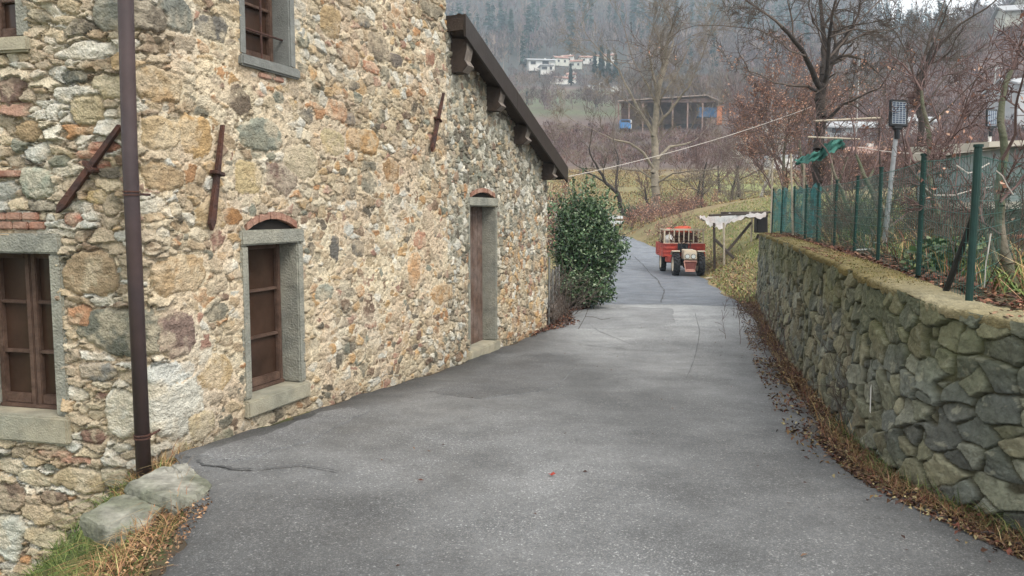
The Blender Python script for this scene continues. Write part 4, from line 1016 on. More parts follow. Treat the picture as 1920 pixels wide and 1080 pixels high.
barkl = mat('pale_bark', (.25, .215, .165), .35, 4, .95, .7, 14)
barkg = mat('grey_bark', (.15, .13, .10), .35, 10, .95, .7, 40, c2=(.10, .11, .07))
twigp = mat('reddish_twigs', (.15, .098, .09), .3, 5, .9, 0)
twigb = mat('brown_twigs', (.105, .082, .068), .3, 5, .9, 0)
twigl = mat('pale_twigs', (.21, .175, .14), .3, 3, .9, 0)
white_bark = mat('white_bark', (.52, .48, .43), .3, 4, .9, .4, 20)
brownl = hexc((176, 134, 112), (158, 116, 96), (190, 152, 130), (146, 104, 86), (176, 142, 120))
dead = hexc((112, 76, 60), (92, 62, 52), (136, 98, 76), (80, 56, 48), (156, 122, 96), (120, 70, 56))
grn = hexc((88, 108, 56), (106, 122, 66), (74, 94, 50), (128, 134, 80)); straw = hexc((178, 150, 104), (160, 128, 84), (196, 172, 126), (140, 104, 70))
# big dark tree behind the fence
limbtree('oak_tree', 'big dark bare tree with few leaves behind the fence left of the nearer solar lamp', 'tree', [
 ([(1528, 470), (1530, 380), (1532, 300), (1538, 240), (1537, 190), (1540, 165)], 19.24, 18.00, 0, 0),
 ([(1540, 168), (1522, 130), (1505, 95), (1478, 62), (1455, 40), (1420, 15), (1385, -10)], 11.10, 3.00, 0, -1.5),
 ([(1541, 165), (1546, 110), (1543, 60), (1540, 20), (1535, -40)], 11.84, 4.50, 0, .8),
 ([(1543, 160), (1552, 120), (1556, 60), (1562, 20), (1580, -40)], 8.88, 3.75, 0, -1.0),
 ([(1545, 165), (1560, 120), (1590, 105), (1620, 112), (1650, 140)], 7.40, 2.25, 0, 1.2),
 ([(1536, 172), (1515, 162), (1480, 160), (1450, 155), (1425, 140)], 6.66, 2.25, 0, -.8),
 ([(1510, 105), (1480, 95), (1450, 70), (1420, 55), (1370, 50)], 4.44, 1.88, -.5, -2),
 ([(1553, 110), (1580, 80), (1610, 40), (1640, 10), (1670, -20)], 5.18, 2.25, -.3, 1),
 ([(1548, 150), (1570, 135), (1566, 140), (1545, 165)], 3.70, 2.25, 0, -.6),
 ([(1545, 230), (1580, 195), (1615, 180), (1650, 165), (1672, 130)], 6.66, 2.25, 0, -1),
 ([(1556, 70), (1600, 55), (1650, 60), (1690, 50)], 3.70, 1.88, -.6, 1.5)], 17, barkd, twigb, 5, lv=3, L0=1.25, dens=.42, wander=.5, kids=(2, 4), shrink=.6, minr=.0038, thr=.035,
 leaf=(.05, .020, brownl, lambda p: p.z < 4.8), start=.15)
# tree of fanned limbs behind the right garden
limbtree('fan_tree', 'bare tree with limbs fanning up to the right, right of the nearer solar lamp', 'tree', [
 ([(1722, 470), (1725, 380), (1722, 300), (1728, 230), (1726, 180)], 11.88, 10.50, 0, 0),
 ([(1727, 185), (1735, 130), (1765, 80), (1800, 45), (1850, 15), (1880, -10)], 7.92, 2.25, 0, -1),
 ([(1727, 190), (1728, 120), (1745, 70), (1762, 30), (1775, -10)], 5.94, 2.25, 0, 1),
 ([(1722, 220), (1715, 150), (1700, 100), (1680, 60)], 5.94, 2.25, 0, .8),
 ([(1730, 240), (1780, 200), (1830, 150), (1850, 130), (1900, 110)], 4.62, 1.88, 0, -1),
 ([(1735, 200), (1770, 150), (1800, 110), (1850, 90)], 4.62, 1.88, 0, .6)], 21, barkd, twigb, 6, lv=3, L0=1.5, dens=.42, wander=.5, kids=(2, 4), shrink=.6, minr=.0042, thr=.04, start=.2)
# pale bare tree in the valley
limbtree('walnut_tree', 'tall pale bare tree standing alone in the meadow above the tractor', 'tree', [
 ([(1229, 396), (1228, 350), (1230, 300), (1228, 240), (1232, 190), (1236, 160)], 17, 9, 0, 0),
 ([(1230, 320), (1205, 285), (1180, 268), (1150, 262), (1125, 250)], 6, 2, 0, -2), ([(1229, 300), (1255, 275), (1285, 270), (1305, 262)], 6, 2, 0, 2),
 ([(1228, 250), (1200, 210), (1180, 170), (1160, 130), (1130, 100)], 6, 2, 0, 2), ([(1230, 240), (1262, 200), (1290, 165), (1310, 120)], 6, 2, 0, -2),
 ([(1234, 180), (1222, 130), (1215, 90), (1225, 50)], 5, 2, 0, -1), ([(1236, 170), (1250, 120), (1262, 80), (1258, 50)], 5, 2, 0, 2),
 ([(1232, 200), (1215, 160), (1190, 120), (1180, 90)], 4, 2, 0, -1), ([(1234, 190), (1262, 150), (1278, 120), (1295, 80)], 4, 2, 0, 1),
 ([(1229, 345), (1262, 325), (1300, 320)], 4, 2, 0, -2), ([(1229, 340), (1200, 320), (1170, 318)], 4, 2, 0, 1)],
 56, barkl, twigl, 8, lv=3, L0=3.3, dens=.50, minr=.009, thr=.06, start=.1, k1=8)
# tree that kept its russet leaves
gentree('beech_tree', 'small tree still full of russet leaves beyond the far end of the fence', 'tree', onT(1468, 27), 5.2, .10, 12, barkg, twigp, lv=3, crown=.6, nl=11, first=.12, minr=.006, leaf=(.26, .032, brownl, lambda p: True))
gentree('beech_tree', 'second russet-leaved tree overlapping the dark trunk of the big bare tree', 'tree', onT(1512, 31), 5.6, .10, 14, barkg, twigp, lv=3, crown=.6, nl=10, first=.15, minr=.006, leaf=(.12, .032, brownl, lambda p: True))
gentree('birch_tree', 'slim white-barked birch on the meadow edge left of the russet trees', 'tree', onT(1421, 62), 7.5, .16, 15, white_bark, white_bark, lv=2, crown=.45, nl=8, minr=.02, thr=.05)
# orchard
orch = [(1368, 64, 5.2, 'small crooked fruit tree in the bright meadow, leftmost of the pair'), (1384, 70, 5.5, 'small crooked fruit tree in the bright meadow, rightmost of the pair'),
        (1320, 58, 6.0, 'thin upright fruit tree between the pale tall tree and the crooked pair'), (1213, 61, 3.2, 'little bare fruit tree close left of the pale tall trunk'),
        (1303, 66, 3.6, 'slender fruit sapling behind the thin upright fruit tree'), (1346, 74, 3.6, 'smallest fruit sapling, high on the meadow')]
for i, (px, Y_, h_, lab) in enumerate(orch):
    gentree('fruit_tree', lab, 'tree', onT(px, Y_), h_, .16, 30+i, barkd, twigp, lv=2, crown=.6, nl=7, minr=.012, thr=.05, first=.35, group='fruit trees in the meadow')
limbtree('leaning_tree', 'dark crooked bare tree behind the green bush at the left of the meadow', 'tree', [([(1166, 398), (1158, 362), (1135, 342), (1122, 318), (1112, 300)], 9, 3, 0, -1), ([(1157, 362), (1155, 340), (1160, 300), (1150, 260)], 5, 2, 0, 1), ([(1137, 343), (1100, 322), (1080, 310)], 4, 2, -.5, 1)], 46, barkd, twigb, 9, lv=2, L0=2.0, dens=.6, minr=.010, thr=.04)
# garden fruit trees and vines close behind the fence
gar = [
 ([([(1908, 585), (1893, 520), (1876, 440), (1872, 360), (1884, 290), (1876, 230), (1884, 160)], 22.14, 9.84, 0, .2), ([(1876, 440), (1835, 412), (1800, 380), (1778, 330)], 6.56, 2.46, 0, .5), ([(1878, 300), (1905, 250), (1905, 200), (1915, 160)], 7.38, 4.10, .1, -.2), ([(1875, 380), (1905, 350), (1940, 300)], 5.74, 3.28, 0, .2)], 5.3, 'thick pruned fruit tree trunk just right of the braced fence post', 21, .32, barkg),
 ([([(1905, 590), (1880, 530), (1850, 440), (1838, 400)], 16.40, 6.56, .4, .8), ([(1838, 400), (1822, 350), (1800, 320)], 5.74, 2.46, .8, 1)], 5.3, 'second leaning trunk behind the thick pruned fruit tree', 22, .30, barkg),
 ([([(1778, 520), (1775, 450), (1752, 380), (1742, 330), (1742, 250), (1730, 200)], 14.76, 6.56, 0, .3), ([(1742, 330), (1710, 300), (1698, 260), (1712, 215), (1730, 190)], 6.56, 2.46, 0, .4), ([(1744, 300), (1785, 260), (1805, 215), (1812, 190)], 5.74, 2.46, 0, -.3), ([(1742, 300), (1765, 240), (1750, 200)], 4.92, 2.46, 0, .3)], 8.0, 'red-twigged fruit tree between the braced post and the nearer solar lamp', 23, .5, barkg),
 ([([(1790, 505), (1786, 440), (1768, 400), (1745, 370)], 13.12, 8.20, .6, .8), ([(1768, 400), (1790, 350), (1800, 290)], 4.92, 2.46, .8, 1)], 7.6, 'grey leaning trunk crossing behind the strut', 24, .4, barkg),
 ([([(1662, 500), (1668, 440), (1660, 400), (1640, 370), (1620, 330), (1605, 290)], 19.68, 4.10, 0, .5), ([(1664, 430), (1700, 400), (1730, 390)], 5.74, 2.46, 0, .2), ([(1660, 410), (1690, 350), (1700, 300), (1690, 240)], 6.56, 2.46, 0, -.4)], 9.6, 'stout fruit tree at the foot of the nearer solar lamp', 25, .5, barkg),
 ([([(1600, 480), (1597, 400), (1570, 340), (1555, 290)], 9.84, 3.28, 0, .4), ([(1597, 400), (1625, 350), (1645, 300), (1650, 260)], 6.56, 2.46, 0, .4)], 11.5, 'reddish fruit tree in front of the big dark trunk', 26, .6, barkg),
 ([([(1590, 470), (1575, 420), (1565, 370), (1580, 320), (1600, 270)], 7.38, 3.28, 0, .4), ([(1570, 400), (1540, 350), (1520, 310)], 4.92, 2.46, 0, .4)], 13.5, 'slim fruit tree behind the green netting rag', 27, .6, barkg),
 ([([(1690, 480), (1700, 420), (1735, 360), (1780, 300), (1800, 240)], 7.38, 3.28, 0, .4), ([(1710, 400), (1690, 330), (1665, 280)], 4.92, 2.46, 0, .6)], 12.5, 'bushy red-twigged plum behind the nearer solar lamp pole', 28, .7, barkg),
 ([([(1790, 480), (1800, 420), (1830, 350), (1820, 280)], 7.38, 3.28, 0, .4), ([(1800, 400), (1770, 330), (1780, 270)], 4.92, 2.46, 0, .6)], 11.5, 'thin plum sapling behind the braced post', 29, .6, barkg)]
for limbs, Y_, lab, sd_, L0, bk in gar:
    # plant the foot in the garden soil
    p = limbs[0][0]; b_ = P(p[0][0], p[0][1], Y_); 
    rt = limbtree('fruit_tree', lab, 'tree', limbs, Y_, bk, twigp, sd_, lv=2, L0=L0, dens=.62, minr=.0032, thr=.018, group='fruit trees in the garden', start=.35, leaf=(.015, .02, brownl, lambda p: True))
# laurel beside the lane
def bush(name, lab, cat, c, rx, ry, rz, n, size, cols, m, seed, stems=6, group=None, lobes=9, twm=None):
    rg_ = np.random.default_rng(seed); root = empty(name, (c[0], c[1], c[2]), label=lab, cat=cat, group=group)
    d = rg_.normal(size=(n*2, 3)); d /= np.linalg.norm(d, axis=1, keepdims=True); rad = rg_.uniform(.35, 1, (n*2, 1))**.45
    lo = rg_.normal(size=(lobes, 3)); lo /= np.linalg.norm(lo, axis=1, keepdims=True); k = (np.maximum(d @ lo.T, 0)**8).max(1, keepdims=True)
    rad = rad*(.70+.34*k); rad *= 1+.07*rg_.normal(size=rad.shape); rad *= (1-.22*np.maximum(d[:, 2:3], 0)*(1-np.abs(d[:, 2:3]))-.12*np.abs(d[:, 2:3])**.5*(np.hypot(d[:, 0:1], d[:, 1:2]) > .35))
    p = d*rad*np.array([rx, ry, rz])+np.array([c[0], c[1], c[2]+rz*.93]); keep_ = p[:, 2] > c[2]+.02
    cl = np.sin(p[:, 0]*9+seed)*np.sin(p[:, 1]*8)*np.sin(p[:, 2]*10); keep_ &= (cl > -.42) | (rg_.random(len(p)) < .3)
    p = p[keep_][:n]
    child(leaves('foliage', p, size, cols, m, None, 2.0, rng=rg_), root)
    sh = []; 
    for i in range(int(n/160)):
        d0 = rg_.normal(size=3); d0 /= np.linalg.norm(d0); d0[2] = abs(d0[2])*1.1-.1; o_ = np.array([c[0], c[1], c[2]+rz*.93])+d0*np.array([rx, ry, rz])*rg_.uniform(.7, .85); d1 = d0+np.array([0, 0, .6])+rg_.normal(size=3)*.2; LL = min(rx, rz)*rg_.uniform(.25, .48)
        for t in np.linspace(0, 1, 16): sh.append(o_+d1*LL*t+rg_.normal(size=3)*size*.8*(1.15-t))
    child(leaves('shoot_leaves', sh, size*1.05, cols*1.15, m, None, 2.2, rng=rg_), root)
    sg = []; rnd = random.Random(seed)
    for i in range(stems):
        b = Vector((c[0]+rnd.gauss(0, rx*.15), c[1]+rnd.gauss(0, ry*.15), c[2]-.05)); dd = Vector((rnd.gauss(0, rx*.4), rnd.gauss(0, ry*.4), rz*1.5)); tp = []
        sg = []; grow(b, dd, dd.length*.8, .022, 1, sg, tp, rnd, .2, .25, (2, 4), .5, .7, .004)
        v, f = segtubes([s[:4] for s in sg], 5); child(npmesh('stem', v, f, twm or barkg), root)
    return root
lau = hexc((58, 84, 50), (50, 74, 46), (72, 98, 60), (42, 64, 42), (92, 118, 78), (136, 152, 118))*1.0
gb = G(1100, 566); 
bush('laurel_bush', 'tall dense evergreen laurel bush at the roadside past the end of the house', 'bush', (1.52, 16.9, float(T(1.0, 16.6))), .92, .95, 1.32, 15000, .038, lau, evm, 3, stems=9, lobes=14)
bush('laurel_bush', 'low spreading evergreen at the foot of the tall laurel bush', 'bush', (1.45, 16.2, float(T(1.0, 16.3))), .72, .55, .42, 4200, .034, lau, evm, 5, stems=5)
q = onT(1180, 58); bush('clipped_bush', 'small rounded dark green bush at the left edge of the meadow', 'bush', (q.x, q.y, q.z), .72, .7, .62, 3500, .06, lau, evm, 4, group=None)
# brushwood (bare thickets)
def thicket(name, lab, c, n, h, spread, m, seed, lv=1, minr=.003, leafp=0, cat='brushwood'):
    rnd = random.Random(seed); sg = []; tp = []; root = empty(name, c, label=lab, cat=cat)
    for i in range(n):
        b = Vector(c)+Vector((rnd.gauss(0, spread[0]), rnd.gauss(0, spread[1]), 0)); b.z = float(T(b.x, b.y)) if c[2] < .9 or b.y > 20 else float(zsoil(b.x, b.y)); dd = Vector((rnd.gauss(0, .45), rnd.gauss(0, .45), 1))
        grow(b, dd, h*rnd.uniform(.4, 1), max(minr, .006*h), lv, sg, tp, rnd, .0, .4, (2, 4), .5, .8, minr)
    v, f = segtubes([s[:4] for s in sg], 3); child(npmesh('stem', v, f, m), root)
    if leafp: leafset(root, tp, sg, (leafp, .024 if c[1] < 25 else .045, brownl, lambda p: True), rnd)
    return root
thicket('brushwood', 'dry tangled brushwood over the low brick wall at the end of the house', onT(1046, 14.6), 60, .95, (.13, .6), twigb, 3, minr=.004)
thicket('brushwood', 'reddish scrub on the verge left above the tractor', (10.2, 54, float(T(10.2, 54))), 110, 1.2, (1.6, 2.4), twigp, 4, lv=2, minr=.008, leafp=.22)
thicket('brushwood', 'dry scrub strip along the verge behind the red trailer', (8.7, 43.5, float(T(8.7, 43.5))), 60, .6, (.55, 2.6), twigp, 14, lv=1, minr=.007, leafp=.2)
thicket('brushwood', 'reddish scrub seen between the roof verge and the laurel bush', (1.2, 38, float(T(1.2, 38))), 60, 2.8, (1.0, 2.0), twigp, 7, lv=2, minr=.010, leafp=.25)
thicket('brushwood', 'yellowish scrub below the white birch', onT(1430, 55), 70, 2.2, (2.6, 1.5), twigl, 8, lv=2, minr=.012, leafp=.25)
thicket('bramble', 'bare brambles sprouting at the foot of the retaining wall midway along', onT(1478, 9.6), 16, .75, (.10, 1.1), twigp, 5, minr=.0025, cat='bramble')
thicket('bramble', 'arching bare bramble stems at the far foot of the retaining wall', onT(1440, 13.2), 22, .85, (.12, 1.2), twigp, 6, minr=.003, cat='bramble')
thicket('bramble', 'bare stems rising against the retaining wall where it bends', onT(1602, 6.0), 7, .6, (.05, .12), twigb, 9, minr=.0025, cat='bramble')
# garden undergrowth: one mass of weeds, stems and litter
rg2 = np.random.default_rng(77); LY0 = float(np.interp(5.2, yy, ln))
def gard(n, dmin, dmax, lmin=6.2, lmax=None):
    l_ = rg2.uniform(lmin, lmax or Lw-.1, n); u_ = dmin+(dmax-dmin)*rg2.random(n)**1.3; x, y, a, b = wall_at(l_); X_ = x-a*u_; Y_ = y-b*u_; return np.stack([X_, Y_, zsoil(X_, Y_)], 1)
q = gard(17000, .32, 2.2, 3.0); q[:, 2] += rg2.uniform(0, .03, len(q)); tag(leaves('leaf_litter', q, .022, dead, leafm, None, 1.6, up=.7), kind='stuff')
q = gard(5000, -.02, .32); q[:, 2] += .02; q = q[rg2.random(len(q)) < .2+.6*sstep(5.5, 8, q[:, 1])]; tag(leaves('leaf_litter', q, .016, dead, leafm, None, 1.6, up=.8), kind='stuff')
q = gard(19000, .6, 5, 3.5); tag(blades('weeds', q, .15, .006, grn, leafm, lean=.5), kind='stuff')
q = gard(5000, .5, 5, 3.5); tag(blades('dry_weeds', q, .30, .004, np.vstack([straw, dead]), leafm, lean=.5), kind='stuff')
q = gard(2600, 2.6, 10, 8.5); q = q[q[:, 1] > 7]
# bare currant and rose canes filling the garden
def canes(pts, h, name, cols, seed):
    rnd = random.Random(seed); sg = []; tp = []
    for p in pts:
        for _ in range(3): grow(p, (rnd.gauss(0, .35), rnd.gauss(0, .35), 1), h*rnd.uniform(.4, 1), .006, 1, sg, tp, rnd, .1, .4, (2, 5), .5, .8, .0032)
    v, f = segtubes([s[:4] for s in sg], 3); return tag(npmesh(name, v, f, cols), kind='stuff')
canes([tuple(x) for x in q[:190]], 1.3, 'garden_canes', twigp, 3)
q2 = gard(140, .5, 2.4, 8.0); canes([tuple(x) for x in q2], .75, 'garden_canes', twigb, 4)
l_ = rg2.uniform(LY0, Lw-.05, 9000); x, y, a, b = wall_at(l_); u_ = rg2.uniform(-.05, .26, 9000); q = np.stack([x-a*u_, y-b*u_, wtop(y)+np.where(u_ < -.02, -.03, .004)], 1)
tag(blades('moss', q, .022, .004, hexc((108, 104, 54), (124, 108, 64), (92, 96, 48), (134, 116, 76)), leafm, lean=.8), kind='stuff')
# leafy vegetables by the braced post
for i, (px, Y_, s_, lab) in enumerate([(1768, 6.2, .30, 'leafy green plant behind the wire left of the braced post'), (1745, 6.9, .24, 'smaller leafy green plant left of the first one'), (1800, 6.6, .26, 'leafy green plant close behind the iron strut'), (1633, 10.6, .34, 'tall grassy green clump near the foot of the nearer solar lamp'), (1590, 11.6, .2, 'low green clump left of the tall grassy one'), (1850, 7.2, .25, 'green plant right of the braced post behind the trunks')]):
    c = P(px, 500, Y_); z = float(zsoil(c.x, c.y)); rt = empty('leafy_plant', (c.x, c.y, z), label=lab, cat='plant', group='leafy plants in the garden')
    if i in (3, 4):
        B_ = np.array([[c.x, c.y, z]])+rg2.normal(size=(350, 3))*np.array([.10, .10, 0]); child(blades('foliage', B_, s_, .007, grn*.9, evm, None, lean=.35), rt)
    else:
        n = 420; dd = rg2.normal(size=(n, 3)); dd[:, 2] = np.abs(dd[:, 2]); dd /= np.linalg.norm(dd, axis=1, keepdims=True)
        child(leaves('foliage', np.array([c.x, c.y, z])+dd*rg2.uniform(.3, 1, (n, 1))*np.array([s_*1.1, s_, s_*.9]), .032, grn*.8, evm, None, 1.5, up=.3), rt)
# litter and grass along the foot of the retaining wall
def strip(n, l0, l1, o0, o1, pw=1.5):
    l_ = rg2.uniform(l0, l1, n); u_ = o0+(o1-o0)*rg2.random(n)**pw; x, y, a, b = wall_at(l_); X_ = x+a*u_; Y_ = y+b*u_
    return np.stack([X_, Y_, np.maximum(T(X_, Y_), np.where(X_ < xright(Y_), groad(Y_)+.015, -9))], 1), l_
LY = lambda Yv: float(np.interp(Yv, yy, ln))
q, l_ = strip(15000, LY(3.2), LY(17.5), .0, .55, 2.3); kz = .5+.5*np.sin(l_*3.1)*np.sin(l_*1.3+1)
u_ok = rg2.random(len(q)) < np.clip(.0+kz*1.15, 0, 1)*np.where(q[:, 1] < 5.6, .45, 1)*np.where(q[:, 1] > 12, .6, 1); q = q[u_ok]; q[:, 2] += rg2.random(len(q))*.045*np.clip(1-(xright(q[:, 1])-q[:, 0])*0, 0, 1)
q2_, _ = strip(4500, LY(2.4), LY(5.6), .0, .38, 1.2); q = np.vstack([q, q2_]); tag(leaves('leaf_litter', q, .017, np.vstack([dead*.8, dead*1.0, dead*.65, straw*.6, straw*.8])*np.array([.92, 1.02, 1.05]), leafm, None, 1.9, up=.45, fold=.5), kind='stuff')
q, _ = strip(3800, LY(2.4), LY(5.9), .0, .30, 1.3); tag(blades('dry_grass', q, .095, .0020, np.vstack([straw*.75, straw*.5, dead]), leafm, lean=.9), kind='stuff')
q, _ = strip(1100, LY(3.0), LY(6.2), .0, .18, 1.0); tag(blades('grass', q, .12, .0028, grn*.75, leafm, lean=.6), kind='stuff')
q, _ = strip(2000, LY(5.6), LY(17.8), .0, .25, 1.0); tag(blades('dry_grass', q, .15, .003, np.vstack([straw, dead])*.75, leafm, lean=.8), kind='stuff')
# left bank: grass and leaves below the slabs
B_ = np.stack([rg2.uniform(-4.6, -1.45, 16000), rg2.uniform(2.6, 5.6, 16000)], 1); B_ = B_[(B_[:, 0] < xleft(B_[:, 1])-.02)]; B_ = np.column_stack([B_, T(B_[:, 0], B_[:, 1])])
dl_ = xleft(B_[:, 1])-B_[:, 0]
tag(blades('grass', B_[(dl_ > .22+rg2.normal(size=len(dl_))*.1)], .10, .003, grn, leafm, lean=.7), kind='stuff')
nr_ = B_[(dl_ < .42+rg2.normal(size=len(dl_))*.06)]; tag(blades('dry_grass', nr_, .12, .0025, np.vstack([straw*.8, hexc((160, 122, 88), (140, 100, 74))]), leafm, lean=.9), kind='stuff')
L2 = np.stack([rg2.uniform(-2.5, -1.45, 5000), rg2.uniform(2.8, 4.9, 5000)], 1); dl_ = xleft(L2[:, 1])-L2[:, 0]; L2 = L2[(dl_ > -.10) & (dl_ < .36)]; L2 = np.column_stack([L2, np.maximum(T(L2[:, 0], L2[:, 1]), groad(L2[:, 1])*(0)-9)+rg2.random(len(L2))*.05]); L2[:, 2] = np.where(L2[:, 0] > xleft(L2[:, 1]), groad(L2[:, 1])+.02, L2[:, 2])
tag(leaves('leaf_litter', L2, .010, hexc((150, 116, 88), (124, 92, 68), (168, 136, 104), (100, 76, 58), (86, 66, 50)), leafm, None, 1.7, up=.4, fold=.5), kind='stuff')
# leaves heaped round the laurel and by the end of the house
q = np.stack([rg2.uniform(.3, 2.4, 9000), rg2.uniform(11.5, 16.9, 9000)], 1); d_ = q[:, 0]-xleft(q[:, 1]); q = q[(d_ < .12+.34*np.exp(-((q[:, 1]-13.9)/.9)**2)*rg2.random(len(q))**.5+.22*np.exp(-((q[:, 1]-16.3)/.5)**2)) & (d_ > -.5)]
q = np.column_stack([q, np.where(q[:, 0] > xleft(q[:, 1]), groad(q[:, 1])+.016, T(q[:, 0], q[:, 1]))+rg2.random(len(q))*.03]); tag(leaves('leaf_litter', q, .026, dead*.8, leafm, None, 1.7, up=.5, fold=.4), kind='stuff')
# sparse leaf bits and grit over the lane
q = np.stack([rg2.uniform(-1.4, 4.4, 420), 3.2+rg2.random(420)*13.5], 1); q = q[(q[:, 0] > xleft(q[:, 1])+.05) & (q[:, 0] < xright(q[:, 1]))]; q = q[rg2.random(len(q)) < .15+.7*np.exp(-(xright(q[:, 1])-q[:, 0])/.5)]
q = np.column_stack([q, groad(q[:, 1])+.022]); tag(leaves('leaf_litter', q, .014, dead*.5, leafm, None, 1.8, up=.8), kind='stuff')
# verges of the far lane
q = np.stack([rg2.uniform(5, 16, 60000), 17.5+27.5*rg2.random(60000)**1.4], 1); q = q[q[:, 0] > xright(q[:, 1])+.02]; q = np.column_stack([q, T(q[:, 0], q[:, 1])]); sel = rg2.random(len(q)) < .5
tag(blades('grass', q[sel], .12, .010, np.vstack([grn, grn*1.3, straw*.9, hexc((138, 152, 84), (128, 148, 78), (150, 148, 88))]), leafm, lean=.7), kind='stuff'); 
e_r = q[:, 0]-xright(q[:, 1]); qq = q[(~sel) & (e_r < .9+rg2.random(len(q))*.5)]; tag(leaves('leaf_litter', qq+np.array([0, 0, .02]), .035, np.vstack([dead, straw]), leafm, None, 1.7, up=.6), kind='stuff')
q = np.stack([rg2.uniform(1, 40, 60000), rg2.uniform(48, 96, 60000)], 1); q = q[(q[:, 0] > .05*q[:, 1])]; q = np.column_stack([q, T(q[:, 0], q[:, 1])]); w_ = wav(q[:, 0], q[:, 1], 9)
tag(blades('meadow_grass', q[w_ > -.25], .16, .03, np.vstack([straw*.8, straw*.6, hexc((150, 150, 90))]), leafm, lean=.8), kind='stuff')
# ------------------------------------------------------------------ small things on the lane
redl = mat('red_leaf', (.32, .045, .03), .2, 40, .7, 0)
p = G(1035, 906); m_ = MB(); z = float(groad(p.y))+.024
m_.add([(p.x-.024, p.y, z+.010), (p.x-.004, p.y-.012, z), (p.x+.022, p.y-.004, z+.008), (p.x+.009, p.y+.014, z+.015), (p.x-.009, p.y+.011, z+.003)], [[0, 1, 4], [1, 2, 3, 4]]); tag(m_.build('fallen_leaf', redl), 'single red fallen leaf lying in the middle of the lane', 'leaf')
whit = mat('white_litter', (.72, .71, .68), .1, 9, .6, .2, 20)
def crumple(name, lab, cat, p, s, m, seed):
    r = random.Random(seed); vs = []; n = 7
    for i in range(n):
        for j in range(n):
            x = (i/(n-1)-.5)*s*1.6; y = (j/(n-1)-.5)*s; vs.append((p[0]+x+r.gauss(0, s*.06), p[1]+y+r.gauss(0, s*.06), p[2]+abs(r.gauss(.3, .25))*s*.4))
    fs = [[i*n+j, (i+1)*n+j, (i+1)*n+j+1, i*n+j+1] for i in range(n-1) for j in range(n-1)]
    return tag(npmesh(name, np.array(vs), fs, m), lab, cat)
p = G(1668, 858); crumple('paper_scrap', 'crumpled white scrap in the dry grass at the wall foot', 'litter', (p.x, p.y, float(T(p.x, p.y))+.03), .07, whit, 1)
p = G(1592, 805); crumple('paper_scrap', 'small flat white scrap among the dark leaves beside the wall', 'litter', (p.x, p.y, float(groad(p.y))+.03), .05, whit, 2)
for i, (px, py, dx, dy, lab) in enumerate([(1710, 943, .07, .02, 'short dark twig on the asphalt near the scrap'), (1457, 822, .02, .03, 'tiny dark twig alone on the asphalt'), (1850, 1022, .06, -.01, 'thin dark twig near the bottom right of the lane')]):
    p = G(px, py); z = float(groad(p.y))+.026; m_ = MB(); m_.tube([(p.x-dx/2, p.y-dy/2, z), (p.x, p.y+.004, z+.006), (p.x+dx/2, p.y+dy/2, z)], .004, 5); tag(m_.build('twig', barkd), lab, 'twig', 'twigs on the lane')
for i, (px, py, Y_, s_, nm, lab) in enumerate([(1640, 478, 9.6, .12, 'white_bag', 'pale crumpled bag on the soil left of the lamp tree'), (1740, 462, 8.8, .07, 'white_cup', 'small white pot on the ground behind the fence, right of the lamp tree'), (1625, 492, 8.7, .13, 'white_stick', 'thin white stick lying on top of the wall')]):
    c = P(px, py, Y_); z = float(zsoil(c.x, c.y))
    if nm == 'white_bag': crumple(nm, lab, 'bag', (c.x, c.y, z+.04), s_, whit, 5)
    elif nm == 'white_cup':
        m_ = MB(); m_.tube([(c.x, c.y, z), (c.x, c.y, z+.07)], [.022, .034], 12); tag(m_.build(nm, whit), lab, 'pot')
    else:
        m_ = MB(); m_.tube([(c.x-.12, c.y, z+.03), (c.x+.12, c.y+.02, z+.035)], .008, 6); tag(m_.build(nm, whit), lab, 'stick')
# white paint stroke on the retaining wall
lw_ = LY(5.25); x, y, a, b = wall_at(np.array([lw_])); x, y, a, b = float(x[0]), float(y[0]), float(a[0]), float(b[0])
c = Vector((x+a*.088, y+b*.088, P(1697, 748, y).z)); tdir = Vector((-b, a, 0))
m_ = MB(); m_.add([c+tdir*.012+Vector((0, 0, -.10)), c-tdir*.012+Vector((0, 0, -.09)), c-tdir*.016+Vector((0, 0, .07)), c+tdir*.004+Vector((0, 0, .10))], [[0, 1, 2, 3]]); child(m_.build('paint_mark', whit), RW)
# low brick wall past the house with a wire fence
m_ = MB(); A_ = Vector((.72, 13.75, 0)); B_ = Vector((1.02, 15.9, 0)); L_ = (B_-A_).length; dr_ = (B_-A_).normalized(); M = Matrix(((dr_.x, -dr_.y, 0), (dr_.y, dr_.x, 0), (0, 0, 1)))
for r_ in range(4):
    for i in range(9):
        q = A_+dr_*(i*.25+(.12 if r_ % 2 else 0)+.1); m_.box((q.x-.05, q.y, float(T(q.x, q.y))+.02+r_*.085), (.235, .12, .075), M, .008)
tag(m_.build('brick_wall', mat('grey_block', (.16, .13, .11), .35, 6, .95, .7, 40)), 'low dark brick wall running from the end of the house to the laurel bush', 'wall')
gf = empty('garden_fence', (A_.x, A_.y, 0), label='thin grey wire fence with slim posts above the low brick wall', cat='fence')
m_ = MB(); sg = []
for i in range(4):
    q = A_+dr_*L_*i/3; z = float(T(q.x, q.y)); m_ = MB(); m_.tube([(q.x-.08, q.y, z), (q.x-.08, q.y, z+.95+.25*(i == 0))], .016, 6); child(m_.build('post', mat('grey_steel', (.2, .2, .19), .2, 8, .6, .1)), gf)
for k in range(9):
    a = A_+Vector((-.08, 0, float(T(A_.x, A_.y))+.1+k*.1)); b = B_+Vector((-.08, 0, float(T(B_.x, B_.y))+.1+k*.1)); sg.append((a, b, .002, .002))
for i in range(22):
    q = A_+dr_*L_*i/21; z = float(T(q.x, q.y)); sg.append(((q.x-.08, q.y, z), (q.x-.08, q.y, z+.92), .002, .002))
v, f = segtubes(sg, 3); child(npmesh('wire_mesh', v, f, MATS['grey_steel']), gf)
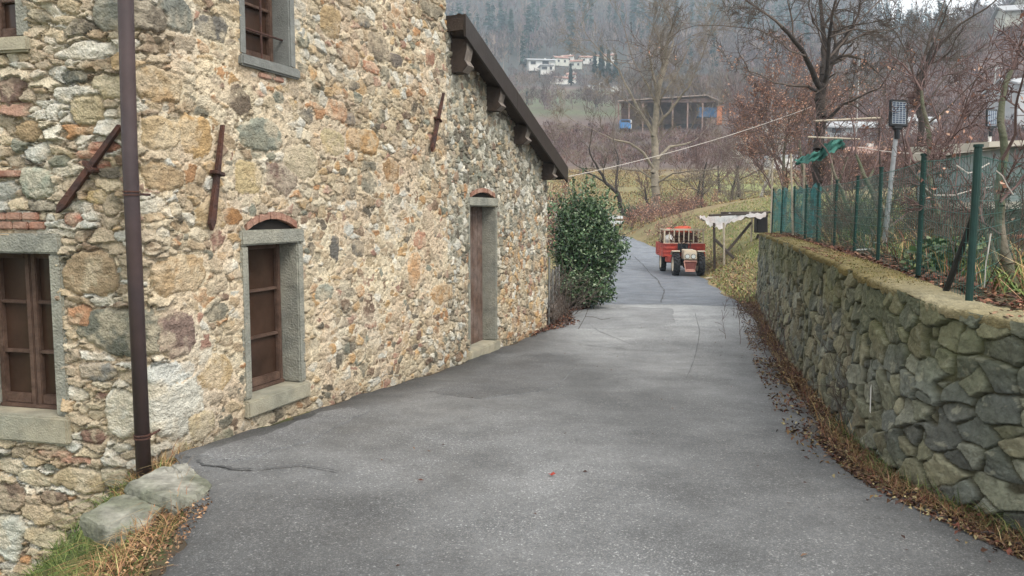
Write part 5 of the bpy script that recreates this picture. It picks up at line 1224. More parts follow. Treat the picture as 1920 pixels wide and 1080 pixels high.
# guard rail where the lane bends
railm = mat('rail_metal', (.62, .63, .62), .12, 5, .45, .1, metallic=.2)
gr = empty('guard_rail', onT(1150, 52), label='pale metal guard rail at the bend behind the laurel bush', cat='guard rail')
a = P(1040, 402, 50); b = P(1168, 407, 50); 
m_ = MB()
for dz in (0, -.32): m_.hexa([a+Vector((0, 0, dz-.11)), b+Vector((0, 0, dz-.11)), b+Vector((0, .06, dz-.11)), a+Vector((0, .06, dz-.11)), a+Vector((0, 0, dz+.07)), b+Vector((0, 0, dz+.07)), b+Vector((0, .06, dz+.07)), a+Vector((0, .06, dz+.07))])
child(m_.build('rail', railm), gr)
for i in range(4):
    q = a.lerp(b, (i+.5)/4); m_ = MB(); m_.box((q.x, q.y+.12, q.z-.7), (.12, .1, 1.5)); child(m_.build('post', railm), gr)
# rope from the annex eaves to the big tree
ropem = mat('pale_rope', (.55, .50, .45), .15, 30, .9, 0)
a = P(1066, 331, 13.7); b = P(1522, 200, 16.9); pts = []
for i in range(25):
    t = i/24; q = a.lerp(b, t); q.z -= .10*4*t*(1-t); pts.append(q)
m_ = MB(); m_.tube(pts, .0055, 5); tag(m_.build('clothes_line', ropem), 'pale line stretched from the annex roof corner to the big dark tree', 'rope')
m_ = MB(); pts = []
a = P(1612, 276, 12.2); b = P(1960, 262, 9.5)
for i in range(21):
    t = i/20; q = a.lerp(b, t); q.z -= .13*4*t*(1-t); pts.append(q)
m_.tube(pts, .006, 5); tag(m_.build('garden_wire', ropem), 'thin pale wire slung across the garden past the solar lamp pole', 'rope')
# cords tied on the fence and trunk
for i, (pp, Y_, lab) in enumerate([([(1734, 352), (1752, 366), (1790, 366), (1820, 357), (1860, 350)], 6.6, 'loose pale cord sagging from the fruit tree to the braced post'), ([(1858, 438), (1848, 500), (1843, 573)], 5.0, 'white string hanging down to the wall top right of the braced post'), ([(1868, 320), (1880, 330), (1890, 350), (1900, 365)], 5.1, 'white rag strip tied round the thick pruned trunk'), ([(1793, 310), (1815, 325), (1828, 322), (1855, 306)], 4.9, 'short pale cord knotted near the top of the braced post')]):
    m_ = MB(); m_.tube([P(x, y, Y_) for x, y in pp], .0045 if i != 2 else .0035, 5); tag(m_.build('string', ropem), lab, 'string', 'cords tied in the garden')
# poles with the green netting rag
woodp = mat('pale_pole', (.42, .36, .28), .25, 6, .85, .3, 40)
def pole(name, lab, pts, r, m, cat='pole', group='garden poles'):
    m_ = MB(); m_.tube(pts, r, 7); return tag(m_.build(name, m), lab, cat, group)
pole('garden_pole', 'upper horizontal pale pole laid across the trees', [P(1526, 227, 14.4), P(1650, 221, 14.4)], .018, woodp)
pole('garden_pole', 'lower horizontal pale pole above the green rag', [P(1515, 257, 13.6), P(1612, 261, 13.6)], .015, woodp)
def upr(px, pyt, Y_, r, lab, m=woodp, lean=0):
    t_ = P(px, pyt, Y_); b_ = P(px+lean, 450, Y_); z = float(zsoil(b_.x, b_.y)) if Y_ < 18.3 else float(T(b_.x, b_.y)); pole('garden_pole', lab, [(b_.x, Y_, z-.05), t_], r, m)
upr(1483, 288, 14.6, .018, 'upright pole holding the left end of the green rag', woodp, 4); upr(1449, 296, 19, .02, 'slim pale stake left of the fence end', woodp, -4)
upr(1508, 308, 14.2, .014, 'thin stake behind the shade net', woodp, -3); upr(1560, 262, 13.9, .018, 'upright pole under the right end of the green rag'); upr(1648, 205, 14.4, .015, 'tall thin pole holding the upper horizontal pole', barkd, 4)
ragm = mat('green_tarp', (.03, .12, .095), .3, 5, .8, .3, 12, c2=(.05, .17, .14))
top = [(1490, 301), (1510, 291), (1532, 284), (1550, 268), (1565, 260), (1582, 262)]; bot_ = [(1492, 309), (1516, 305), (1540, 300), (1552, 290), (1568, 283), (1583, 278)]
vs = []; n_ = 30
for i in range(n_+1):
    t = i/n_*5; k = min(int(t), 4); u_ = t-k
    a = P(*[top[k][j]+(top[k+1][j]-top[k][j])*u_ for j in (0, 1)], 13.7+.3*math.sin(i*.5)); b = P(*[bot_[k][j]+(bot_[k+1][j]-bot_[k][j])*u_ for j in (0, 1)], 13.5+.25*math.sin(i*.5+1))
    for j in range(9): q = a.lerp(b, j/8); q.y += .07*math.sin(j*1.6+i*.8); q.z += .02*math.sin(i*1.9+j); vs.append(tuple(q))
fs = np.array([[i*9+j, (i+1)*9+j, (i+1)*9+j+1, i*9+j+1] for i in range(n_) for j in range(8)])
tag(npmesh('green_rag', np.array(vs), fs, ragm, smooth=True), 'crumpled green netting rag draped over poles in front of the big dark tree', 'tarpaulin')
# canopy with white sheeting right of the tractor
SH = empty('lean_to_canopy', onT(1380, 28), label='rickety pole canopy with torn white sheeting right of the tractor', cat='shelter')
def TT(px, Y_): return onT(px, Y_)
dkw = mat('weathered_pole', (.07, .055, .045), .3, 9, .9, .4, 40)
for (px, pyt, pyb, Y_, dx, m__) in [(1339, 418, 490, 27.3, 2, dkw), (1357, 418, 488, 27.0, 2, woodp), (1410, 405, 470, 29, -2, woodp), (1437, 402, 460, 29.5, 0, dkw)]:
    a = P(px, pyt, Y_); b = onT(px+dx, Y_); m_ = MB(); m_.tube([a, b-Vector((0, 0, .1))], .045 if m__ is dkw else .035, 7); child(m_.build('post', m__), SH)
for (x0, y0, Y0_, x1, y1, Y1_) in [(1408, 418, 28.6, 1358, 478, 27.4), (1340, 448, 27.3, 1376, 484, 26.8), (1422, 440, 29.2, 1409, 475, 28.9)]:
    m_ = MB(); m_.tube([P(x0, y0, Y0_), P(x1, y1, Y1_)], .05, 7); child(m_.build('brace', dkw), SH)
m_ = MB(); m_.tube([P(1330, 404, 27.5), P(1440, 399, 29)], .04, 7); m_.tube([P(1352, 399, 29.4), P(1445, 398, 30)], .04, 7); m_.tube([P(1440, 404, 28.6), P(1400, 407, 28.8)], .06, 7); child(m_.build('beam', dkw), SH)
m_ = MB(); c_ = P(1426, 422, 29); m_.box((c_.x, c_.y, c_.z), (.36, .4, .55), None, .02); child(m_.build('dark_box', mat('black_barrel', (.02, .017, .02), .2, 5, .6, .2)), SH)
tops_ = [(1312, 407), (1325, 406), (1340, 404), (1360, 403), (1385, 402), (1410, 401), (1436, 400)]; bots_ = [(1313, 409), (1326, 419), (1340, 428), (1358, 427), (1374, 414), (1400, 409), (1436, 406)]
vs = []; n_ = 42
for i in range(n_+1):
    t = i/n_*6; k = min(int(t), 5); u_ = t-k
    a = P(*[tops_[k][j]+(tops_[k+1][j]-tops_[k][j])*u_ for j in (0, 1)], 28.6); b = P(*[bots_[k][j]+(bots_[k+1][j]-bots_[k][j])*u_ for j in (0, 1)], 27.0+.5*t/6)
    for j in range(12): q = a.lerp(b, j/11); q.z += .05*math.sin(j*1.1+i*.6)+.03*math.sin(i*1.7); q.y += .05*math.sin(j*.9+i); vs.append(tuple(q))
fs = np.array([[i*12+j, (i+1)*12+j, (i+1)*12+j+1, i*12+j+1] for i in range(n_) for j in range(11)])
child(npmesh('sheeting', np.array(vs), fs, mat('white_sheeting', (.50, .50, .48), .18, 2, .55, .4, 5, c2=(.5, .43, .40)), None, smooth=True), SH)
m_ = MB(); a = onT(1327, 25.7); m_.tube([a+Vector((-.05, 0, .04)), a+Vector((.65, .1, .10))], .03, 6); tag(m_.build('timber_rail', woodp), 'pale timber lying on the grass just right of the tractor', 'timber')
# ------------------------------------------------------------------ motor cart
redp = mat('red_paint', (.50, .075, .05), .3, 6, .6, .2, 20, c2=(.30, .06, .05)); cream = mat('cream_paint', (.56, .48, .37), .15, 5, .45, .1, 20)
grille = mat('grille_paint', (.17, .055, .045), .25, 30, .6, .3, 60); tyre = mat('tyre_rubber', (.025, .025, .027), .2, 10, .85, .5, 40); pink = mat('faded_red', (.56, .30, .24), .2, 8, .6, .1)
lensm = mat('lens', (.55, .58, .56), .1, 10, .15, 0); chass = mat('chassis', (.03, .022, .02), .3, 10, .7, .3)
base = Vector((0, 0, 0)); tp_ = P(1290, 500, 27.5); TR = empty('motor_cart', (tp_.x, tp_.y, float(groad(27.5))-.008), R(-3), label='red and cream farm motor cart with a slatted load bed parked on the lane', cat='tractor')
def tc_(o, par=TR): o.parent = par; return o
def wheel(x, y, r, w_, white=False):
    m_ = MB(); n = 28; prof = [(-w_/2, r*.62), (-w_/2, r*.88), (-w_*.38, r*.95), (w_*.38, r*.95), (w_/2, r*.88), (w_/2, r*.62)]
    for px_, rr_ in prof:
        for i in range(n): a = 2*math.pi*i/n; m_.v.append((x+px_, y+math.cos(a)*rr_, r+math.sin(a)*rr_))
    for k in range(len(prof)-1):
        for i in range(n): m_.f.append([k*n+i, k*n+(i+1) % n, (k+1)*n+(i+1) % n, (k+1)*n+i])
    for i in range(18):
        for s in (-1, 1):
            a = 2*math.pi*(i+(.5 if s > 0 else 0))/18; M = Matrix.Rotation(-a, 3, 'X') @ Matrix.Rotation(s*R(38), 3, 'Z')
            c = Vector((x+s*w_*.22, y+math.sin(a)*r*.955, r+math.cos(a)*r*.955)); m_.box(c, (w_*.52, .045, .05), M)
    t = tc_(m_.build('wheel', tyre)); m_ = MB()
    rp = [(-w_*.5, r*.64), (-w_*.42, r*.60), (-w_*.2, r*.35), (-w_*.15, .02), (w_*.15, .02), (w_*.2, r*.35), (w_*.42, r*.60), (w_*.5, r*.64)]
    for px_, rr_ in rp:
        for i in range(20): a = 2*math.pi*i/20; m_.v.append((x+px_, y+math.cos(a)*rr_, r+math.sin(a)*rr_))
    for k in range(len(rp)-1):
        for i in range(20): m_.f.append([k*20+i, k*20+(i+1) % 20, (k+1)*20+(i+1) % 20, (k+1)*20+i])
    m_.build('rim', cream).parent = t
for x in (-.42, .42): wheel(x, 0, .39, .22)
for x in (-.60, .50): wheel(x, 1.95, .37, .18)
m_ = MB(); m_.hexa([(-.20, -.42, .58), (.20, -.42, .58), (.20, .22, .58), (-.20, .22, .58), (-.17, -.36, .84), (.17, -.36, .84), (.18, .22, .90), (-.18, .22, .90)])
m_.box((0, -.40, .71), (.44, .08, .27), None, .03); m_.box((0, -.1, .86), (.40, .6, .05), None, .02); tc_(m_.build('hood', cream))
for x in (-.1, .1):
    m_ = MB(); m_.tube([(x, -.46, .68), (x, -.40, .68)], .07, 14); hl_ = tc_(m_.build('headlight', lensm))
    m_ = MB(); m_.tube([(x, -.452, .68), (x, -.42, .68)], .085, 14); m_.build('lamp_ring', chass).parent = hl_
m_ = MB(); m_.hexa([(-.145, -.44, .18), (.145, -.44, .18), (.13, -.3, .18), (-.13, -.3, .18), (-.20, -.44, .50), (.20, -.44, .50), (.18, -.3, .50), (-.18, -.3, .50)]); gl_ = tc_(m_.build('grille', grille))
m_ = MB()
m_.tube([(-.21, -.455, .52), (-.15, -.455, .17), (.15, -.455, .17), (.21, -.455, .52), (-.21, -.455, .52)], .02, 6); m_.box((0, -.45, .22), (.26, .01, .05)); m_.build('grille_frame', pink).parent = gl_
m_ = MB(); m_.box((0, -.36, .54), (.36, .08, .07)); m_.box((0, -.1, .42), (.30, .6, .3)); m_.box((0, 0, .39), (.66, .10, .10)); m_.box((0, 1.0, .46), (.22, 2.3, .12)); m_.box((-.04, 1.95, .37), (1.0, .1, .1)); m_.box((0, .5, .50), (.5, .3, .25)); tc_(m_.build('chassis', chass))
m_ = MB(); m_.box((-.45, .95, .52), (.35, .5, .22), None, .02); tc_(m_.build('tool_box', redp))
for x in (-.43, .43):
    m_ = MB(); pts = [(a_, .43*math.sin(a_)) for a_ in np.linspace(1.30, 2.4, 9)]
    for i in range(8):
        a0, a1 = pts[i][0], pts[i+1][0]; q0 = (-math.cos(a0)*.45, .39+math.sin(a0)*.45); q1 = (-math.cos(a1)*.45, .39+math.sin(a1)*.45)
        m_.hexa([(x-.13, q0[0], q0[1]), (x+.13, q0[0], q0[1]), (x+.13, q1[0], q1[1]), (x-.13, q1[0], q1[1]), (x-.13, q0[0], q0[1]+.02), (x+.13, q0[0], q0[1]+.02), (x+.13, q1[0], q1[1]+.02), (x-.13, q1[0], q1[1]+.02)])
    tc_(m_.build('fender', cream))
m_ = MB(); m_.tube([(0, .2, .85), (-.02, .36, 1.02)], .02, 6); n = 16
ring = [(-.02+.17*math.cos(2*math.pi*i/n), .38+.06*math.sin(2*math.pi*i/n), 1.03+.15*math.sin(2*math.pi*i/n)) for i in range(n+1)]; m_.tube(ring, .014, 6, False); m_.tube([(-.19, .38, 1.03), (.15, .38, 1.03)], .01, 6); tc_(m_.build('steering_wheel', blackp))
m_ = MB(); m_.box((-.08, .56, .82), (.36, .3, .10), None, .03); m_.box((-.08, .70, .96), (.36, .06, .24), None, .03); tc_(m_.build('seat', blackp))
m_ = MB(); x0, x1, y0, y1, zb, zt = -.74, .70, .85, 2.75, .62, 1.05
m_.box(((x0+x1)/2, (y0+y1)/2, zb), (x1-x0, y1-y0, .06))
for x in (x0, x1): m_.box((x, (y0+y1)/2, (zb+zt)/2), (.03, y1-y0, zt-zb)); m_.box((x, (y0+y1)/2, zt), (.05, y1-y0, .035)); m_.box((x, (y0+y1)/2, zb+.18), (.045, y1-y0, .03))
for x in (x0, x1):
    for y in np.linspace(y0, y1, 5): m_.box((x, y, (zb+zt)/2), (.05, .04, zt-zb))
for y in (y0, y1):
    m_.box(((x0+x1)/2, y, (zb+zt)/2), (x1-x0, .03, zt-zb))
    for z in (zb+.02, zb+.15, zb+.29, zt): m_.box(((x0+x1)/2, y-.02*(1 if y == y0 else -1), z), (x1-x0, .07, .035))
    for x in np.linspace(x0+.03, x1-.03, 4): m_.box((x, y-.02, (zb+zt)/2), (.035, .03, zt-zb))
tc_(m_.build('load_bed', redp))
m_ = MB(); zc0, zc1 = 1.06, 1.56; xs = np.linspace(x0+.04, x1-.04, 9)
for i, x in enumerate(xs): m_.box((x, y0+.03, (zc0+zc1)/2), (.055 if i in (0, 8) else .036, .03, zc1-zc0))
m_.box(((x0+x1)/2, y0+.03, zc1), (x1-x0, .06, .065)); m_.box(((x0+x1)/2, y0+.03, zc0+.02), (x1-x0, .04, .03))
for x in (x0+.04,):
    m_.box((x, y0+.6, zc1), (.04, 1.2, .04)); m_.box((x, y0+1.15, (zc0+zc1)/2), (.04, .04, zc1-zc0))
tc_(m_.build('cage', cream))
MT = Matrix.Translation(TR.location) @ Matrix.Rotation(R(-3), 4, 'Z')
def heap(name, lab, cat, c, s, m, seed, n=14):
    r = np.random.default_rng(seed); vs = []; 
    for i in range(n+1):
        th = math.pi*i/n
        for j in range(n*2):
            ph = math.pi*j/n; k = 1+.16*math.sin(3*th+seed)*math.cos(2*ph+seed)+.10*math.sin(5*ph+th*4)+r.normal()*.03
            vs.append(tuple(MT @ Vector((c[0]+s[0]*k*math.sin(th)*math.cos(ph), c[1]+s[1]*k*math.sin(th)*math.sin(ph), c[2]+s[2]*k*math.cos(th)))))
    n2 = n*2; fs = np.array([[i*n2+j, i*n2+(j+1) % n2, (i+1)*n2+(j+1) % n2, (i+1)*n2+j] for i in range(n) for j in range(n2)])
    return tag(npmesh(name, np.array(vs), fs, m, smooth=True), lab, cat)
heap('white_sack', 'white sack stuffed behind the cage bars of the cart', 'sack', (-.50, 1.05, 1.20), (.17, .15, .17), whit, 2)
heap('orange_tarp', 'bright orange-red bundle on top of the cart load', 'tarpaulin', (.06, 1.7, 1.50), (.34, .45, .16), mat('orange_cloth', (.52, .085, .04), .2, 4, .7, .4, 12), 3)
heap('red_bundle', 'faded red bundle on the left of the cart load', 'bundle', (-.42, 1.7, 1.50), (.2, .3, .10), redp, 5)
# load of branches and scrap
rnd = random.Random(5); sg = []; tp = []
for i in range(190):
    p = MT @ Vector((rnd.uniform(-.62, .6), rnd.uniform(1.0, 2.5), rnd.uniform(.8, 1.46))); dd = Vector((rnd.gauss(0, 1), rnd.gauss(0, 1), rnd.gauss(0, .35))); grow(p, dd, rnd.uniform(.3, .6), .022, 1, sg, tp, rnd, 0, .3, (1, 3), .5, .7, .006)
cut_ = [s[:4] for s in sg if (MT.inverted() @ Vector(s[1])).x < .68 and abs((MT.inverted() @ Vector(s[1])).x) < .8]
v, f = segtubes(cut_, 5); tag(npmesh('firewood_load', v, f, mat('firewood', (.11, .055, .04), .4, 8, .9, .4)), 'tangled load of brown branches and firewood filling the bed of the cart', 'firewood')
# ------------------------------------------------------------------ far buildings
whitew = mat('white_wall', (.62, .60, .56), .12, .8, .9, 0); roofr = mat('far_tiles', (.27, .15, .12), .3, 2, .9, 0, c2=(.32, .21, .17)); darkw = mat('dark_opening', (.03, .03, .035), .2, 2, .4, 0)
greyr = mat('grey_roof', (.36, .37, .38), .15, 1, .7, 0); rustm = mat('rust_sheet', (.24, .165, .14), .35, 1.2, .9, .3, 6); palew = mat('pale_wall', (.50, .50, .44), .12, .8, .9, 0)
def house(name, lab, px, Y_, w_, d_, h_, rot, wm, rm, wins, cat='house', roofh=1.6, pyb=None, flat=False, over=.5, dz=0, grp=None):
    b = onT(px, Y_, dz-.5); r_ = empty(name, b, R(rot), label=lab, cat=cat, group=grp)
    def ch(o, par=None): o.parent = par or r_; return o
    m_ = MB(); H_ = h_+.5
    if flat: m_.box((0, 0, H_/2), (w_, d_, H_))
    else:
        m_.prism([(-w_/2, -d_/2, 0), (-w_/2, d_/2, 0), (-w_/2, d_/2, H_), (-w_/2, 0, H_+roofh-.05), (-w_/2, -d_/2, H_)], (w_, 0, 0))
    ch(m_.build('wall', wm)); m_ = MB()
    if flat: m_.box((0, 0, H_+.15), (w_+2*over, d_+2*over, .3))
    else:
        for s in (-1, 1):
            e = over; k = roofh/(d_/2); a = (s*(d_/2+e), H_-k*e+.02); t = .22
            m_.prism([(-w_/2-e, a[0], a[1]), (-w_/2-e, 0, H_+roofh), (-w_/2-e, 0, H_+roofh+t), (-w_/2-e, a[0], a[1]+t)], (w_+2*e, 0, 0))
    rf_ = ch(m_.build('roof', rm))
    if not flat:
        m_ = MB(); m_.box((w_*.2, d_*.15, H_+roofh), (.6, .6, 1.3)); m_.build('chimney', wm).parent = rf_
    for (x, z, ww, hh) in wins:
        m_ = MB(); m_.box((x, -d_/2-.02, z+.5), (ww, .1, hh)); wn = ch(m_.build('window', darkw)); m_ = MB(); m_.box((x, -d_/2-.08, z+.5-hh/2-.06), (ww+.2, .2, .1)); m_.build('sill', wm).parent = wn
    return r_
# village on the slope (far left)
house('villa', 'white two-storey house with a low pale roof on the hillside, largest of the village', 1012, 330, 10.5, 7, 3.8, 8, whitew, greyr, [(-3.5, 2.6, 2, 1.2), (1.5, 2.8, 2.6, 1.3), (2, 1.0, 1.6, 1.3)], roofh=.9, over=.9)
house('villa', 'white box-like wing standing lower at the right of the largest village house', 1022, 322, 4.5, 5, 3.0, 8, whitew, greyr, [(-1, 2.0, 2.2, 1.1), (1.6, 2, 1, 1.2)], flat=True)
vil = [(1048, 345, 9, 3.4, 'red-tiled house next right of the white villa'), (1062, 352, 8, 3.0, 'red-tiled house second to the right of the white villa'), (1052, 300, 12, 2.0, 'long low red-tiled house below the white villa'), (1078, 335, 7, 3.2, 'small red-tiled house at the middle of the village'),
       (1070, 303, 5, 3.2, 'little white gabled house in front of the village'), (1096, 350, 9, 2.8, 'red-tiled house at the right of the village row'), (1122, 345, 8, 4.0, 'pale house with dark window strips near the conifers'), (1140, 350, 8, 3.8, 'pale house rightmost in the village, beside the pale tree crown')]
for i, (px, Y_, w_, h_, lab) in enumerate(vil): house('village_house', lab, px, Y_, w_*.66, 5, h_*.8, random.Random(i).uniform(-20, 25), whitew if i % 3 else palew, roofr, [(-w_*.17, h_*.45, .8, .9), (w_*.14, h_*.45, .8, .9)], roofh=1.0, over=.3, grp='village houses')
house('white_hut', 'tiny white shed at the edge of the green field', 1152, 262, 3.4, 2, 1.2, 0, whitew, greyr, [], 'shed', flat=True, over=.1); house('white_hut', 'tiny white shed farther left on the green field', 1105, 268, 2.2, 2, 1.0, 0, whitew, greyr, [], 'shed', flat=True, over=.1)
# open barn
BY = 150
bb = onT(1260, BY); BN = empty('open_barn', bb, label='long open barn with a low rusty roof across the valley', cat='barn')
def PB(px, py, dY=0): return P(px, py, BY+dY)
m_ = MB(); t = Vector((0, 0, .16))
def sheet(m_, pts): m_.prism(pts, (0, 0, .18))
sheet(m_, [PB(1158, 190), PB(1325, 179), PB(1318, 184, 14), PB(1165, 193, 14)]); sheet(m_, [PB(1325, 179), PB(1357, 193), PB(1350, 196, 14), PB(1318, 184, 14)])
child(m_.build('roof', mat('barn_roof', (.30, .24, .21), .25, .8, .8, .2, 4)), BN)
m_ = MB(); 
for px in (1160, 1180, 1206, 1235, 1262, 1290, 1318, 1348):
    a = PB(px, 192); g_ = float(T(a.x, a.y)); m_.box((a.x, a.y+.2, (a.z+g_)/2-.3), (.25, .25, a.z-g_+.4))
child(m_.build('post', rustm), BN)
m_ = MB(); a = PB(1165, 192, 13); b = PB(1345, 192, 13); m_.prism([(a.x, a.y, float(T(a.x, a.y))-.5), (b.x, b.y, float(T(b.x, b.y))-.5), (b.x, b.y, b.z), (a.x, a.y, a.z)], (0, .2, 0)); 
child(m_.build('back_wall', rustm), BN)
m_ = MB(); m_.prism([PB(1168, 192, 1), PB(1345, 192, 1), PB(1322, 183, 1)], (0, .2, 0)); child(m_.build('gable', rustm), BN)
m_ = MB(); a = PB(1349, 210, -.6); m_.box((a.x, a.y, a.z-.6), (.9, .5, 3.4)); child(m_.build('pillar', mat('orange_brick', (.42, .17, .09), .2, 2, .9, 0)), BN)
g_ = PB(1325, 212, 3); m_ = MB(); m_.box((g_.x, g_.y, g_.z), (3.3, 2, 1.7), None, .05); m_.box((g_.x, g_.y, g_.z+.9), (3.5, 2.1, .12), None, .03); m_.box((g_.x, g_.y-1.02, g_.z), (.06, .05, 1.5)); tag(m_.build('blue_container', mat('blue_paint', (.08, .18, .34), .2, 3, .6, .1)), 'blue container under the right end of the open barn', 'container')
TK = P(1172, 220, 149); gz = float(T(TK.x, TK.y)); TK.z = gz if abs(gz-TK.z) < 4 else TK.z-.6; TKe = empty('blue_truck', (TK.x, TK.y, TK.z), label='blue-cabbed truck with a white box parked at the left end of the barn', cat='truck')
bl = mat('truck_blue', (.07, .20, .42), .15, 3, .4, 0)
def tk(m_, nm, mm, par=None): o = m_.build(nm, mm); o.parent = par or TKe; return o
m_ = MB(); m_.box((0, 0, 1.15), (2.0, 1.9, 1.1), None, .1); m_.box((0, .15, 1.9), (1.9, 1.5, .7), None, .12); tk(m_, 'cab', bl)
m_ = MB(); m_.box((0, -.62, 1.92), (1.6, .06, .45)); tk(m_, 'windscreen', darkw)
m_ = MB(); m_.box((.35, 3.2, 1.55), (2.1, 4.4, 1.7), None, .05); tk(m_, 'box_body', whitew)
for x in (-.85, .85):
    for y in (-.1, 3.8):
        m_ = MB(); m_.tube([(x-.13, y, .42), (x+.13, y, .42)], .42, 14); tk(m_, 'wheel', tyre)
# buildings on the right slope
house('farmhouse', 'grey-green house with a white roof edge at the top right of the photo', 1888, 190, 8.5, 7, 3.4, -14, palew, greyr, [(-.5, 2.4, 1.1, 1.5), (2.8, 1.6, 1.2, 1.6)], roofh=1.6, over=.8, pyb=80)
house('farmhouse', 'second roof rising behind the top right house', 1925, 205, 10, 7, 4.4, -8, palew, greyr, [(-2, 2.4, 1, 1.4)], roofh=1.6, over=.8)
house('long_shed', 'long pale greenhouse-like building behind the big dark tree', 1615, 128, 17, 5, 1.5, 4, mat('shed_wall', (.40, .42, .42), .15, 1, .7, 0), greyr, [(-6, .9, 1.5, .8), (-2, .9, 1.5, .8), (2, .9, 1.5, .8), (5.5, .9, 1.5, .8)], 'shed', roofh=.9)
house('long_shed', 'pale bright shed at the right end of the long building', 1693, 122, 5.5, 4, 1.7, -6, whitew, greyr, [(1, .9, .8, .8)], 'shed', roofh=.7)
house('white_barn', 'white-walled outbuilding behind the upper horizontal pole', 1612, 92, 4.4, 4, 1.8, -4, whitew, roofr, [(1.6, 1.0, .9, .8)], 'shed', roofh=.8)
house('white_barn', 'small white building left of the big dark trunk', 1458, 100, 3.0, 3, 1.1, 0, whitew, greyr, [], 'shed', flat=True, over=.1)
house('polytunnel', 'large pale grey building low at the right edge behind the pruned branches', 1912, 112, 7, 9, 5.2, -6, mat('tunnel_sheet', (.44, .45, .46), .2, .5, .6, 0), greyr, [(-1, 1.6, 1, 1)], 'greenhouse', roofh=1.2)
# pale cabin at the right end of the garden
CB = empty('garden_cabin', P(1915, 400, 10.5), label='low pale cabin with a grey-blue wall at the right edge of the garden', cat='cabin')
zt = P(1860, 278, 10.2).z; zb = P(1860, 378, 10.2).z; x0 = P(1858, 300, 10.2).x
m_ = MB(); m_.hexa([(x0, 10.2, zb), (x0+4, 9.2, zb), (x0+4.5, 12, zb), (x0+.5, 13, zb), (x0, 10.2, zt), (x0+4, 9.2, zt+.1), (x0+4.5, 12, zt+.1), (x0+.5, 13, zt)]); child(m_.build('wall', mat('cabin_wall', (.30, .34, .34), .15, 1.5, .7, 0)), CB)
m_ = MB(); m_.hexa([(x0-.12, 10.05, zt+.002), (x0+4, 9.05, zt+.102), (x0+4.6, 12, zt+.102), (x0+.4, 13.1, zt+.002), (x0-.12, 10.05, zt+.07), (x0+4, 9.05, zt+.19), (x0+4.6, 12, zt+.35), (x0+.4, 13.1, zt+.25)]); child(m_.build('roof', mat('cabin_roof', (.55, .50, .42), .15, 2, .8, 0)), CB)
m_ = MB(); m_.hexa([(x0-.05, 10.1, zb-.09), (x0+4, 9.1, zb-.09), (x0+4.5, 12, zb-.09), (x0+.5, 13, zb-.09), (x0-.05, 10.1, zb-.002), (x0+4, 9.1, zb-.002), (x0+4.5, 12, zb-.002), (x0+.5, 13, zb-.002)]); child(m_.build('sill_board', MATS['cabin_roof']), CB)
m_ = MB(); m_.hexa([(x0+.05, 10.25, 1.0), (x0+4, 9.25, 1.0), (x0+4.4, 12, 1.0), (x0+.5, 12.9, 1.0), (x0+.05, 10.25, zb-.092), (x0+4, 9.25, zb-.092), (x0+4.4, 12, zb-.092), (x0+.5, 12.9, zb-.092)]); child(m_.build('lower_wall', mat('board_brown', (.17, .12, .085), .35, 4, .9, .3)), CB)
c_ = P(1912, 460, 8.2); zz = float(zsoil(c_.x, c_.y)); m_ = MB()
zt_ = P(1912, 446, 8.2).z; m_.hexa([(c_.x-.13, 8.1, zz), (c_.x+.4, 8.1, zz), (c_.x+.4, 8.35, zz), (c_.x-.13, 8.35, zz), (c_.x-.16, 8.05, zt_), (c_.x+.43, 8.05, zt_), (c_.x+.43, 8.4, zt_), (c_.x-.16, 8.4, zt_)])
m_.box((c_.x+.135, 8.225, zt_+.012), (.64, .40, .035), None, .01); tag(m_.build('planter', mat('terracotta', (.33, .115, .075), .2, 6, .85, .2)), 'terracotta trough at the right edge of the garden below the cabin', 'planter')
# utility poles and signs far off
for i, (px, pyt, Y_, lab) in enumerate([(1121, 172, 240, 'pale thin pole at the edge of the green field'), (1597, 112, 120, 'slim lamp mast behind the big dark tree'), (1439, 120, 118, 'slim mast left of the big dark tree'), (1848, 128, 110, 'pale mast near the right edge')]):
    a = onT(px, Y_); t_ = P(px, pyt, Y_); h_ = max(5, t_.z-a.z); m_ = MB(); m_.tube([a, a+Vector((0, 0, h_))], .09, 6); m_.tube([a+Vector((0, 0, h_)), a+Vector((1.0, 0, h_+.1))], .06, 6); tag(m_.build('utility_mast', mat('mast_grey', (.4, .4, .38), .1, 2, .7, 0)), lab, 'mast', 'thin masts')
# ------------------------------------------------------------------ far woods
rg3 = np.random.default_rng(99)
def barecrown(n, h, w_, rng):   # thin upward blades forming a bare crown
    t = rng.random(n); ph = rng.uniform(0, 6.283, n); rr_ = np.sqrt(rng.random(n))
    base = np.stack([rr_*np.cos(ph)*w_*.75*np.sin(np.pi*np.clip(t*.8+.15, 0, 1)), rr_*np.sin(ph)*w_*.75*np.sin(np.pi*np.clip(t*.8+.15, 0, 1)), h*(.28+.55*t)], 1)
    d = np.stack([rr_*np.cos(ph)*.55, rr_*np.sin(ph)*.55, np.ones(n)], 1)+rng.normal(size=(n, 3))*.35; L_ = h*rng.uniform(.10, .26, (n, 1)); return base, d/np.linalg.norm(d, axis=1, keepdims=True)*L_
def conifer(n, h, w_, rng):
    t = rng.random(n)**.8; ph = rng.uniform(0, 6.283, n); r_ = w_*(1-t)**.85*rng.uniform(.35, 1.0, n)
    base = np.stack([np.cos(ph)*r_*.2, np.sin(ph)*r_*.2, h*(.12+.86*t)], 1); d = np.stack([np.cos(ph)*r_, np.sin(ph)*r_, -.12*h*rng.random(n)*(1-t)-.01*h], 1); return base, d
